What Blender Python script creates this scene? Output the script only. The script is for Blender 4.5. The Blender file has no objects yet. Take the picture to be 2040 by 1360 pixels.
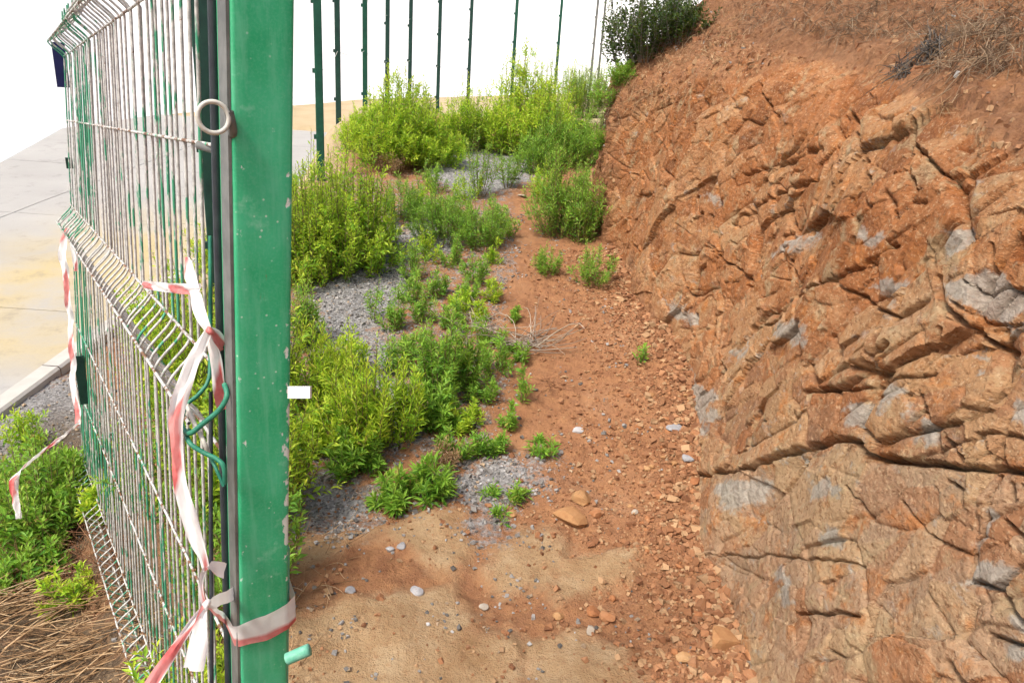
import bpy, math, random
import numpy as np
from mathutils import Vector, Matrix, noise as mnoise

R = math.radians
sc = bpy.context.scene
COL = sc.collection

# ------------------------------------------------------------------ camera
FPX = 1473.0                      # focal length in photo pixels (photo is 2040 wide)
PITCH, ROLL = R(20.0), R(4.0)
CAM = np.array([0.0, 0.0, 1.6])
_F = np.array([0, math.cos(PITCH), -math.sin(PITCH)])
_U0 = np.array([0, math.sin(PITCH), math.cos(PITCH)])
_R0 = np.array([1.0, 0, 0])
_U = math.cos(ROLL) * _U0 - math.sin(ROLL) * _R0
_R = math.cos(ROLL) * _R0 + math.sin(ROLL) * _U0
cam_d = bpy.data.cameras.new('camera')
cam = bpy.data.objects.new('camera', cam_d); COL.objects.link(cam)
cam_d.sensor_width = 36.0; cam_d.lens = 36.0 * FPX / 2040.0
cam_d.clip_start = 0.02; cam_d.clip_end = 2000.0
m = Matrix.Identity(4)
for i in range(3):
    m[i][0] = _R[i]; m[i][1] = _U[i]; m[i][2] = -_F[i]; m[i][3] = CAM[i]
cam.matrix_world = m
sc.camera = cam

# ------------------------------------------------------------------ sky, sun, exposure
SUN_EL, SUN_AZ = R(56.0), math.atan2(-0.74, -0.67)      # azimuth measured from +x towards +y
to_sun = Vector((math.cos(SUN_EL) * math.cos(SUN_AZ), math.cos(SUN_EL) * math.sin(SUN_AZ), math.sin(SUN_EL)))
world = bpy.data.worlds.new('World'); sc.world = world; world.use_nodes = True
wn = world.node_tree.nodes; wl = world.node_tree.links
sky = wn.new('ShaderNodeTexSky'); sky.sky_type = 'NISHITA'; sky.sun_disc = False
sky.sun_elevation = SUN_EL
sky.sun_rotation = math.atan2(to_sun.x, to_sun.y)
sky.air_density = 1.0; sky.dust_density = 6.0; sky.ozone_density = 0.6
wl.new(sky.outputs[0], wn['Background'].inputs[0])
wn['Background'].inputs[1].default_value = 0.15
sun_d = bpy.data.lights.new('sun', 'SUN'); sun_d.energy = 1.8; sun_d.angle = R(7.0); sun_d.color = (1.0, 0.965, 0.90)
sun = bpy.data.objects.new('sun', sun_d); COL.objects.link(sun)
sun.rotation_euler = to_sun.to_track_quat('Z', 'Y').to_euler()
vs = sc.view_settings
vs.view_transform = 'Standard'; vs.look = 'None'; vs.gamma = 1.0; vs.use_curve_mapping = False
vs.exposure = 0.70
sc.cycles.use_denoising = True
sc.cycles.max_bounces = 4
sc.cycles.adaptive_threshold = 0.03

# ------------------------------------------------------------------ helpers
def ray(px, py):
    return _F + (px - 1020.0) / FPX * _R + (680.0 - py) / FPX * _U
def P(px, py, D):
    return CAM + ray(px, py) * D
def project(v):
    d = v - CAM
    D = d @ _F
    Ds = np.where(np.abs(D) < 1e-6, 1e-6, D)
    return 1020 + FPX * (d @ _R) / Ds, 680 - FPX * (d @ _U) / Ds, D

def _hash(ix, iy, seed):
    h = np.atleast_1d(ix).astype(np.int32).view(np.uint32) * np.uint32(374761393) + np.atleast_1d(iy).astype(np.int32).view(np.uint32) * np.uint32(668265263) + np.uint32((seed * 2654435761 + 1013904223) & 0xFFFFFFFF)
    h = (h ^ (h >> np.uint32(13))) * np.uint32(1274126177)
    h = (h ^ (h >> np.uint32(16))) * np.uint32(2246822519)
    return (((h ^ (h >> np.uint32(15))) & np.uint32(0xFFFFFF)) * (1.0 / 0xFFFFFF)).reshape(np.shape(ix))
def vnoise(x, y, seed=0):
    x = np.asarray(x, float); y = np.asarray(y, float)
    ix = np.floor(x); iy = np.floor(y)
    fx = x - ix; fy = y - iy
    ux = fx * fx * fx * (fx * (fx * 6 - 15) + 10); uy = fy * fy * fy * (fy * (fy * 6 - 15) + 10)
    a = _hash(ix, iy, seed); b = _hash(ix + 1, iy, seed); c = _hash(ix, iy + 1, seed); d = _hash(ix + 1, iy + 1, seed)
    return ((a + (b - a) * ux) * (1 - uy) + (c + (d - c) * ux) * uy) * 2 - 1
def fbm(x, y, seed=0, oct=4, gain=0.5):
    t = 0; amp = 1.0; tot = 0
    ca, sa = math.cos(0.6), math.sin(0.6)
    for o in range(oct):
        t = t + amp * vnoise(x, y, seed + o * 17); tot += amp
        x, y = (x * ca - y * sa) * 2.03 + 3.1, (x * sa + y * ca) * 2.03 - 1.7
        amp *= gain
    return t / tot
def ridged(x, y, seed=0, oct=3):
    t = 0; amp = 1.0; tot = 0
    for o in range(oct):
        t = t + amp * (1 - 2 * np.abs(vnoise(x, y, seed + o * 31))); tot += amp
        x, y = x * 2.07 + 5.3, y * 2.07 + 1.9; amp *= 0.5
    return t / tot
def sstep(a, b, x):
    t = np.clip((np.asarray(x, float) - a) / (b - a), 0, 1)
    return t * t * (3 - 2 * t)
def voronoi(x, y, seed=0, jit=0.85):
    ix = np.floor(x); iy = np.floor(y)
    f1 = np.full(x.shape, 9.0); f2 = np.full(x.shape, 9.0)
    s1x = np.zeros(x.shape); s1y = np.zeros(x.shape); c1x = np.zeros(x.shape); c1y = np.zeros(x.shape)
    s2x = np.zeros(x.shape); s2y = np.zeros(x.shape); c2x = np.zeros(x.shape); c2y = np.zeros(x.shape)
    for dx in (-2, -1, 0, 1, 2):
        for dy in (-2, -1, 0, 1, 2):
            if abs(dx) == 2 and abs(dy) == 2: continue
            cx = ix + dx; cy = iy + dy
            px = cx + 0.5 + jit * (_hash(cx, cy, seed) - 0.5); py = cy + 0.5 + jit * (_hash(cx, cy, seed + 77) - 0.5)
            d = np.hypot(px - x, py - y)
            n1 = d < f1
            n2 = (~n1) & (d < f2)
            for (s2, s1, new) in ((s2x, s1x, px), (s2y, s1y, py), (c2x, c1x, cx), (c2y, c1y, cy)):
                s2[n1] = s1[n1]; s2[n2] = new[n2]; s1[n1] = new[n1]
            f2 = np.where(n1, f1, np.where(n2, d, f2)); f1 = np.where(n1, d, f1)
    # distance to the border between the two nearest seeds
    mx = (s1x + s2x) / 2; my = (s1y + s2y) / 2
    ex = s2x - s1x; ey = s2y - s1y; L = np.hypot(ex, ey) + 1e-9
    edge = ((mx - x) * ex + (my - y) * ey) / L
    pair = _hash(c1x + c2x, c1y + c2y, seed + 5)
    return dict(f1=f1, edge=np.maximum(edge, 0), dx=x - s1x, dy=y - s1y, cx=c1x, cy=c1y, pair=pair)

def mesh_np(name, v, f, smooth=True):
    me = bpy.data.meshes.new(name)
    v = np.ascontiguousarray(v, np.float32); f = np.ascontiguousarray(f, np.int32)
    n, k = f.shape
    me.vertices.add(len(v)); me.vertices.foreach_set('co', v.ravel())
    me.loops.add(n * k); me.loops.foreach_set('vertex_index', f.ravel())
    me.polygons.add(n); me.polygons.foreach_set('loop_start', np.arange(0, n * k, k, dtype=np.int32))
    try: me.polygons.foreach_set('loop_total', np.full(n, k, np.int32))
    except Exception: pass
    me.polygons.foreach_set('use_smooth', np.full(n, smooth, bool))
    me.update(calc_edges=True); me.validate()
    return me
def attr(me, name, vals):
    a = me.attributes.new(name, 'FLOAT', 'POINT')
    a.data.foreach_set('value', np.ascontiguousarray(vals, np.float32))
def attrc(me, name, vals):
    a = me.attributes.new(name, 'FLOAT_COLOR', 'POINT')
    c = np.ones((len(vals), 4), np.float32); c[:, :3] = vals
    a.data.foreach_set('color', c.ravel())
def obj(name, me, mat=None, parent=None, loc=None):
    o = bpy.data.objects.new(name, me); COL.objects.link(o)
    if mat is not None and me is not None and len(me.materials) == 0: me.materials.append(mat)
    if parent is not None: o.parent = parent
    if loc is not None: o.location = loc
    return o
def tag(o, label=None, cat=None, group=None, kind=None):
    if label: o['label'] = label
    if cat: o['category'] = cat
    if group: o['group'] = group
    if kind: o['kind'] = kind
    return o
def empty(name, loc=(0, 0, 0)):
    o = bpy.data.objects.new(name, None); COL.objects.link(o); o.location = loc; o.empty_display_size = 0.1
    return o
def grid_faces(nu, nv):
    i = np.arange(nu - 1)[:, None] * nv + np.arange(nv - 1)[None, :]
    i = i.ravel()
    return np.stack([i, i + nv, i + nv + 1, i + 1], 1)
def catmull(pts, n=8):
    p = np.asarray(pts, float)
    q = np.vstack([2 * p[0] - p[1], p, 2 * p[-1] - p[-2]])
    out = []
    for i in range(1, len(q) - 2):
        for t in np.linspace(0, 1, n, endpoint=False):
            a, b, c, d = q[i - 1], q[i], q[i + 1], q[i + 2]
            out.append(0.5 * ((2 * b) + (-a + c) * t + (2 * a - 5 * b + 4 * c - d) * t * t + (-a + 3 * b - 3 * c + d) * t ** 3))
    out.append(p[-1])
    return np.array(out)
def tube_np(pts, r, sides=6):
    p = np.asarray(pts, float); n = len(p)
    r = np.full(n, r) if np.isscalar(r) else np.asarray(r)
    t = np.gradient(p, axis=0); t /= np.linalg.norm(t, axis=1)[:, None] + 1e-12
    ref = np.array([0.31, 0.87, 0.38]) if abs(t[0] @ np.array([0.31, 0.87, 0.38])) < 0.9 else np.array([1.0, 0, 0])
    a = ref - t * (t @ ref)[:, None]
    a /= np.linalg.norm(a, axis=1)[:, None] + 1e-12
    b = np.cross(t, a)
    ang = np.arange(sides) * 2 * math.pi / sides
    v = p[:, None, :] + r[:, None, None] * (np.cos(ang)[None, :, None] * a[:, None, :] + np.sin(ang)[None, :, None] * b[:, None, :])
    v = v.reshape(-1, 3)
    i = np.arange(n - 1)[:, None] * sides; j = np.arange(sides)[None, :]; k = (j + 1) % sides
    f = np.stack([i + j, i + k, i + sides + k, i + sides + j], -1).reshape(-1, 4)
    return v, f
def join(parts):
    vs_, fs_, o = [], [], 0
    for v, f in parts:
        vs_.append(v); fs_.append(f + o); o += len(v)
    return np.vstack(vs_), np.vstack(fs_)
def box_np(c, ax, ay, az, hx, hy, hz):
    c = np.asarray(c, float)
    v = np.array([c + sx * hx * ax + sy * hy * ay + sz * hz * az for sx in (-1, 1) for sy in (-1, 1) for sz in (-1, 1)])
    f = np.array([[0, 1, 3, 2], [4, 6, 7, 5], [0, 4, 5, 1], [2, 3, 7, 6], [0, 2, 6, 4], [1, 5, 7, 3]])
    return v, f
X, Y, Z = np.eye(3)

# ------------------------------------------------------------------ materials
class NT:
    def __init__(s, name):
        s.m = bpy.data.materials.new(name); s.m.use_nodes = True
        s.t = s.m.node_tree; s.n = s.t.nodes; s.l = s.t.links
        s.bsdf = s.n['Principled BSDF']; s.out = s.n['Material Output']
        s.geo = s.n.new('ShaderNodeNewGeometry'); s.pos = s.geo.outputs['Position']
    def set(s, node, sock, v):
        i = node.inputs[sock]
        if hasattr(v, 'is_linked'): s.l.new(v, i)
        elif isinstance(v, (tuple, list)) and len(v) == 3 and i.type == 'RGBA': i.default_value = (*v, 1)
        else: i.default_value = v
    def noise(s, scale, detail=4, rough=0.55, vec=None, dist=0.0):
        n = s.n.new('ShaderNodeTexNoise'); s.set(n, 'Vector', vec or s.pos); n.inputs['Scale'].default_value = scale
        n.inputs['Detail'].default_value = detail; n.inputs['Roughness'].default_value = rough; n.inputs['Distortion'].default_value = dist
        return n.outputs['Fac']
    def voro(s, scale, feature='F1', out='Distance', vec=None):
        n = s.n.new('ShaderNodeTexVoronoi'); n.feature = feature; s.set(n, 'Vector', vec or s.pos); n.inputs['Scale'].default_value = scale
        return n.outputs[out]
    def ramp(s, fac, stops):
        n = s.n.new('ShaderNodeValToRGB'); s.set(n, 'Fac', fac)
        e = n.color_ramp.elements
        while len(e) < len(stops): e.new(0.5)
        for k, (p, c) in enumerate(stops):
            e[k].position = p; e[k].color = (*c, 1) if isinstance(c, (tuple, list)) else (c, c, c, 1)
        return n.outputs['Color']
    def mix(s, fac, a, b, mode='MIX'):
        n = s.n.new('ShaderNodeMix'); n.data_type = 'RGBA'; n.blend_type = mode
        s.set(n, 0, fac); s.set(n, 6, a); s.set(n, 7, b)
        return n.outputs[2]
    def math(s, op, a, b=0.0, clamp=False):
        n = s.n.new('ShaderNodeMath'); n.operation = op; n.use_clamp = clamp
        s.set(n, 0, a); s.set(n, 1, b)
        return n.outputs[0]
    def map(s, v, a, b, c=0.0, d=1.0):
        n = s.n.new('ShaderNodeMapRange'); s.set(n, 0, v)
        for k, q in enumerate((a, b, c, d)): n.inputs[k + 1].default_value = q
        return n.outputs[0]
    def attr(s, name, out='Fac'):
        n = s.n.new('ShaderNodeAttribute'); n.attribute_name = name
        return n.outputs[out]
    def vmul(s, v, sc_, rot=(0, 0, 0)):
        n = s.n.new('ShaderNodeMapping'); s.set(n, 'Vector', v); n.inputs['Scale'].default_value = sc_; n.inputs['Rotation'].default_value = rot
        return n.outputs[0]
    def bump(s, h, strength=0.5, dist=0.01, normal=None):
        n = s.n.new('ShaderNodeBump'); s.set(n, 'Height', h); n.inputs['Strength'].default_value = strength; n.inputs['Distance'].default_value = dist
        if normal is not None: s.l.new(normal, n.inputs['Normal'])
        return n.outputs[0]
    def fin(s, col, rough=0.9, normal=None, spec=0.2, metal=0.0):
        s.set(s.bsdf, 'Base Color', col); s.set(s.bsdf, 'Roughness', rough); s.bsdf.inputs['Specular IOR Level'].default_value = spec
        s.set(s.bsdf, 'Metallic', metal)
        if normal is not None: s.l.new(normal, s.bsdf.inputs['Normal'])
        return s.m

def soil_colour(t):
    n1 = t.noise(2.2, 5, 0.6); n2 = t.noise(17, 6, 0.65); n3 = t.noise(110, 3, 0.6)
    c = t.ramp(n1, [(0.3, (0.20, 0.088, 0.043)), (0.55, (0.275, 0.136, 0.071)), (0.75, (0.35, 0.208, 0.12))])
    c = t.mix(t.map(n2, 0.35, 0.7), c, (0.36, 0.185, 0.088))
    c = t.mix(t.map(n3, 0.55, 0.8, 0, 0.55), c, (0.20, 0.075, 0.030))
    return c, n2, n3

def mat_ground():
    t = NT('ground_soil')
    soil, n2, n3 = soil_colour(t)
    slab = t.attr('slab'); grav = t.attr('gravel'); sand = t.attr('sand')
    tan = t.ramp(t.noise(5, 6, 0.65), [(0.3, (0.29, 0.175, 0.085)), (0.5, (0.39, 0.265, 0.145)), (0.75, (0.46, 0.35, 0.215))])
    tan = t.mix(t.map(t.noise(36, 5, 0.78), 0.50, 0.70, 0, 0.7), tan, (0.29, 0.155, 0.075))
    tan = t.mix(t.map(t.noise(210, 3, 0.7), 0.52, 0.70, 0, 0.5), tan, (0.20, 0.12, 0.07))
    nb = t.noise(11, 5, 0.78)
    fs = t.map(t.math('ADD', slab, t.map(nb, 0, 1, -0.6, 0.6)), 0.26, 0.78)
    c = t.mix(fs, soil, tan)
    gr = t.ramp(t.voro(95, 'F1', 'Color'), [(0.1, (0.10, 0.10, 0.10)), (0.5, (0.24, 0.236, 0.23)), (0.9, (0.40, 0.39, 0.38))])
    gr = t.mix(t.map(n3, 0.4, 0.6, 0, 0.4), gr, (0.24, 0.23, 0.22))
    fg = t.map(t.math('ADD', grav, t.map(t.noise(22, 4, 0.75), 0, 1, -0.75, 0.75)), 0.35, 0.65)
    c = t.mix(fg, c, gr)
    c = t.mix(sand, c, t.ramp(t.noise(1.3, 5, 0.6), [(0.3, (0.40, 0.31, 0.18)), (0.7, (0.48, 0.39, 0.25))]))
    h = t.math('ADD', t.math('MULTIPLY', t.noise(45, 4, 0.7), 0.9), t.math('MULTIPLY', t.voro(120), 0.15))
    h = t.math('ADD', h, t.math('MULTIPLY', t.noise(260, 3, 0.6), 0.4))
    hm = t.math('MULTIPLY', t.attr('humus'), t.map(t.noise(6, 4, 0.7), 0.25, 0.5))
    c = t.mix(hm, c, t.ramp(t.noise(40, 4, 0.75), [(0.3, (0.05, 0.035, 0.024)), (0.5, (0.12, 0.085, 0.055)), (0.7, (0.22, 0.16, 0.10))]))
    return t.fin(c, 0.95, t.bump(h, 0.9, 0.016), 0.15)

def mat_bank():
    t = NT('bank_rock')
    soil, n2, n3 = soil_colour(t)
    s = t.attr('soil'); g = t.attr('grey'); cr = t.attr('cellr'); c2 = t.attr('cellb')
    ol = t.attr('lower')
    sv = t.vmul(t.pos, (1.0, 0.95, 1.9), (R(50), 0, 0))
    st = t.noise(8, 5, 0.68, sv, 0.5)
    rock = t.ramp(t.math('ADD', t.math('MULTIPLY', st, 0.85), t.math('MULTIPLY', t.math('SUBTRACT', cr, 0.5), 0.42)),
                  [(0.24, (0.16, 0.066, 0.029)), (0.40, (0.33, 0.148, 0.064)), (0.53, (0.42, 0.222, 0.105)), (0.66, (0.45, 0.295, 0.165)), (0.80, (0.50, 0.41, 0.28))])
    rock = t.mix(t.math('MULTIPLY', ol, 0.62), rock, (0.45, 0.33, 0.215))
    rock = t.mix(t.map(c2, 0.52, 0.75, 0, 0.6), rock, (0.34, 0.125, 0.042))
    rock = t.mix(t.map(c2, 0.42, 0.25, 0, 0.45), rock, (0.44, 0.30, 0.155))
    rock = t.mix(t.map(ol, 0.5, 0.0, 0, 0.30), rock, (0.38, 0.145, 0.050))
    n3_ = t.n.new('ShaderNodeTexNoise'); t.set(n3_, 'Vector', t.pos); n3_.inputs['Scale'].default_value = 9; n3_.inputs['Detail'].default_value = 4; n3_.inputs['Roughness'].default_value = 0.7
    sp3 = t.n.new('ShaderNodeSeparateColor'); t.l.new(n3_.outputs['Color'], sp3.inputs[0])
    rock = t.mix(t.map(sp3.outputs[0], 0.54, 0.66, 0, 0.7), rock, (0.45, 0.175, 0.05))
    rock = t.mix(t.map(sp3.outputs[1], 0.54, 0.66, 0, 0.7), rock, (0.40, 0.31, 0.18))
    rock = t.mix(t.map(sp3.outputs[2], 0.58, 0.72, 0, 0.6), rock, (0.22, 0.10, 0.055))
    rock = t.mix(t.map(t.noise(48, 4, 0.75, sv), 0.52, 0.66, 0, 0.75), rock, (0.17, 0.068, 0.028))
    rock = t.mix(t.map(t.noise(95, 3, 0.7), 0.55, 0.70, 0, 0.6), rock, (0.60, 0.44, 0.27))
    gc = t.ramp(t.noise(30, 4, 0.7, sv), [(0.3, (0.20, 0.20, 0.18)), (0.5, (0.36, 0.355, 0.315)), (0.72, (0.52, 0.50, 0.44))])
    thin = t.map(t.noise(11, 4, 0.72, sv), 0.585, 0.68)
    thin = t.math('MULTIPLY', thin, t.map(t.math('SUBTRACT', c2, t.math('MULTIPLY', ol, 0.15)), 0.05, 0.60, 0.8, 0.0))
    fg = t.map(t.math('ADD', g, t.map(t.noise(20, 4, 0.75), 0, 1, -0.8, 0.8)), 0.38, 0.66)
    fg = t.math('MULTIPLY', fg, t.map(g, 0.02, 0.3))
    rock = t.mix(t.math('MAXIMUM', t.math('MULTIPLY', fg, 0.72), thin), rock, gc)
    fs = t.map(t.math('ADD', s, t.map(t.noise(9, 4, 0.7), 0, 1, -0.45, 0.45)), 0.4, 0.62)
    soil = t.mix(t.map(t.noise(26, 4, 0.75, t.vmul(t.pos, (1, 1, 0.5))), 0.52, 0.68, 0, 0.6), soil, (0.20, 0.080, 0.033))
    soil = t.mix(t.map(sp3.outputs[1], 0.53, 0.68, 0, 0.6), soil, (0.44, 0.20, 0.070))
    soil = t.mix(t.math('MULTIPLY', t.attr('topsoil'), t.map(t.noise(5, 4, 0.7), 0.3, 0.6, 0.35, 0.95)), soil, t.ramp(t.noise(22, 4, 0.75), [(0.3, (0.10, 0.050, 0.028)), (0.5, (0.20, 0.100, 0.052)), (0.7, (0.31, 0.18, 0.10))]))
    c = t.mix(fs, rock, soil)
    h = t.math('ADD', t.math('MULTIPLY', t.noise(30, 4, 0.72, sv), 0.5), t.math('MULTIPLY', t.noise(60, 5, 0.78), 0.9))
    h = t.math('ADD', h, t.math('MULTIPLY', t.voro(46), 0.35))
    return t.fin(c, 0.92, t.bump(h, 0.95, 0.018), 0.18)

def mat_stone(name, stops, sc_=30):
    t = NT(name)
    n = t.noise(sc_, 6, 0.7)
    rnd = t.n.new('ShaderNodeObjectInfo').outputs['Random']
    c = t.ramp(t.math('ADD', t.math('MULTIPLY', n, 0.7), t.math('MULTIPLY', rnd, 0.3)), stops)
    c = t.mix(t.map(t.noise(170, 3, 0.6), 0.58, 0.75, 0, 0.4), c, (0.2, 0.1, 0.05))
    return t.fin(c, 0.9, t.bump(t.noise(110, 6, 0.7), 0.5, 0.004), 0.2)

def mat_attr(name, rough=0.9, bump=0.3):
    t = NT(name)
    c = t.attr('col', 'Color')
    c = t.mix(t.map(t.noise(190, 4, 0.7), 0.35, 0.7, 0, 0.3), c, (0.12, 0.085, 0.06))
    return t.fin(c, rough, t.bump(t.noise(240, 4, 0.7), bump, 0.003), 0.25)

def mat_leaf(name, stops, trans=0.32, tip=None):
    t = NT(name)
    rnd = t.geo.outputs['Random Per Island']
    orn = t.n.new('ShaderNodeObjectInfo').outputs['Random']
    v = t.math('ADD', t.math('MULTIPLY', rnd, 0.85), t.math('MULTIPLY', orn, 0.15))
    c = t.ramp(v, stops)
    if tip is not None: c = t.mix(t.map(t.attr('young'), 0.35, 1.0, 0, 0.8), c, tip)
    t.fin(c, 0.55, None, 0.35)
    tr = t.n.new('ShaderNodeBsdfTranslucent'); t.set(tr, 'Color', t.mix(0.5, c, (0.35, 0.42, 0.03)))
    mx = t.n.new('ShaderNodeMixShader'); mx.inputs[0].default_value = trans
    t.l.new(t.bsdf.outputs[0], mx.inputs[1]); t.l.new(tr.outputs[0], mx.inputs[2]); t.l.new(mx.outputs[0], t.out.inputs[0])
    return t.m
def mat_plain(name, a, b, sc_=20, rough=0.8, bump=0.2, spec=0.3, metal=0.0):
    t = NT(name)
    c = t.mix(t.map(t.noise(sc_, 5, 0.65), 0.35, 0.65), a, b)
    return t.fin(c, rough, t.bump(t.noise(sc_ * 5, 4, 0.6), bump, 0.003), spec, metal)
def mat_island(name, stops, rough=0.8):
    t = NT(name)
    return t.fin(t.ramp(t.geo.outputs['Random Per Island'], stops), rough, None, 0.2)

def mat_green_post():
    t = NT('green_paint')
    sep = t.n.new('ShaderNodeSeparateXYZ'); t.l.new(t.pos, sep.inputs[0]); zz = sep.outputs[2]
    g = t.mix(t.map(t.noise(7, 4, 0.65), 0.3, 0.7), (0.006, 0.33, 0.125), (0.060, 0.45, 0.23))
    zs = t.vmul(t.pos, (1, 1, 0.12))
    g = t.mix(t.map(t.noise(60, 4, 0.7, zs), 0.48, 0.72, 0, 0.5), g, (0.17, 0.52, 0.33))
    g = t.mix(t.map(t.noise(300, 2, 0.6), 0.45, 0.7, 0, 0.35), g, (0.12, 0.45, 0.27))
    g = t.mix(t.map(t.noise(16, 5, 0.75), 0.60, 0.74, 0, 0.5), g, (0.32, 0.60, 0.45))
    edge = t.attr('edge')
    worn = t.math('MULTIPLY', t.map(zz, 0.80, 0.95), t.map(zz, 1.30, 1.12))
    e2 = t.math('MULTIPLY', edge, t.math('ADD', t.map(t.noise(14, 4, 0.65), 0.44, 0.66, 0.0, 0.20), t.math('MULTIPLY', worn, 0.17)))
    chips = t.map(t.math('ADD', t.noise(70, 4, 0.6, t.vmul(t.pos, (1, 1, 0.6))), e2), 0.70, 0.75)
    g = t.mix(chips, g, t.mix(t.noise(40, 3), (0.52, 0.62, 0.55), (0.74, 0.76, 0.72)))
    dots = t.math('MULTIPLY', t.map(t.voro(70), 0.13, 0.07), t.map(t.noise(9, 3, 0.6), 0.47, 0.56))
    g = t.mix(t.math('MULTIPLY', dots, 0.8), g, (0.50, 0.66, 0.55))
    rust = t.math('MULTIPLY', t.map(t.noise(34, 5, 0.7, t.vmul(t.pos, (1, 1, 0.3))), 0.70, 0.76), 0.6)
    g = t.mix(rust, g, (0.20, 0.085, 0.035))
    h = t.math('ADD', t.math('MULTIPLY', t.noise(60, 4, 0.65), 0.5), t.math('MULTIPLY', chips, -0.5))
    return t.fin(g, t.map(t.noise(25, 3), 0.3, 0.7, 0.38, 0.62), t.bump(h, 0.35, 0.002), 0.4)
def mat_wire(name='flaking_green_wire', rust=0.66, g0=0.535):
    t = NT(name)
    big = t.noise(1.7, 3, 0.5)
    zs = t.vmul(t.pos, (1, 1, 0.22))
    sep = t.n.new('ShaderNodeSeparateXYZ'); t.l.new(t.pos, sep.inputs[0])
    far = t.map(sep.outputs[1], 1.9, 2.7, -0.03, 0.10)
    f = t.map(t.math('ADD', t.math('ADD', t.noise(42, 4, 0.7, zs), far), t.math('MULTIPLY', t.math('SUBTRACT', big, 0.5), 0.6)), g0, g0 + 0.04)
    c = t.mix(t.map(t.noise(80, 3, 0.6), 0.4, 0.65), (0.56, 0.56, 0.53), (0.34, 0.34, 0.325))
    c = t.mix(t.map(t.noise(33, 4, 0.7), rust, rust + 0.06), c, (0.16, 0.075, 0.035))
    c = t.mix(f, c, t.mix(t.noise(30, 3), (0.015, 0.20, 0.09), (0.10, 0.38, 0.24)))
    return t.fin(c, 0.6, t.bump(t.noise(200, 3, 0.6), 0.4, 0.001), 0.35)
def mat_tape():
    t = NT('barrier_tape')
    u = t.attr('tu'); v = t.attr('tv')
    ph = t.math('FRACT', t.math('ADD', t.math('MULTIPLY', u, 4.4), t.math('MULTIPLY', v, 0.25)))
    red = t.math('MULTIPLY', t.map(ph, 0.50, 0.56), t.map(ph, 0.99, 0.93))
    red = t.math('MULTIPLY', red, t.map(t.math('ADD', v, t.map(t.noise(9, 3), 0, 1, -.35, .35)), 0.88, 0.74))
    fade = t.map(t.noise(18, 4, 0.6), 0.3, 0.7)
    rc = t.mix(fade, (0.60, 0.08, 0.075), (0.76, 0.36, 0.34))
    wc = t.mix(t.map(t.noise(25, 4, 0.6), 0.4, 0.7), (0.88, 0.87, 0.86), (0.80, 0.74, 0.72))
    c = t.mix(red, wc, rc)
    t.fin(c, 0.4, t.bump(t.noise(70, 4, 0.6), 0.35, 0.003), 0.4)
    tr = t.n.new('ShaderNodeBsdfTranslucent'); t.set(tr, 'Color', c)
    mx = t.n.new('ShaderNodeMixShader'); mx.inputs[0].default_value = 0.3
    t.l.new(t.bsdf.outputs[0], mx.inputs[1]); t.l.new(tr.outputs[0], mx.inputs[2]); t.l.new(mx.outputs[0], t.out.inputs[0])
    return t.m
def mat_road():
    t = NT('pale_concrete')
    c = t.ramp(t.noise(0.9, 6, 0.6), [(0.3, (0.325, 0.317, 0.298)), (0.7, (0.385, 0.376, 0.355))])
    dust = t.math('MULTIPLY', t.attr('dust'), t.map(t.noise(1.6, 5, 0.6), 0.25, 0.6))
    c = t.mix(dust, c, (0.44, 0.35, 0.17))
    c = t.mix(t.map(t.noise(70, 5, 0.7), 0.5, 0.75, 0, 0.35), c, (0.25, 0.245, 0.235))
    c = t.mix(t.map(t.noise(3.2, 5, 0.75), 0.55, 0.68, 0, 0.5), c, (0.21, 0.205, 0.195))
    return t.fin(c, 0.9, t.bump(t.noise(120, 5, 0.7), 0.3, 0.003), 0.2)

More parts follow.
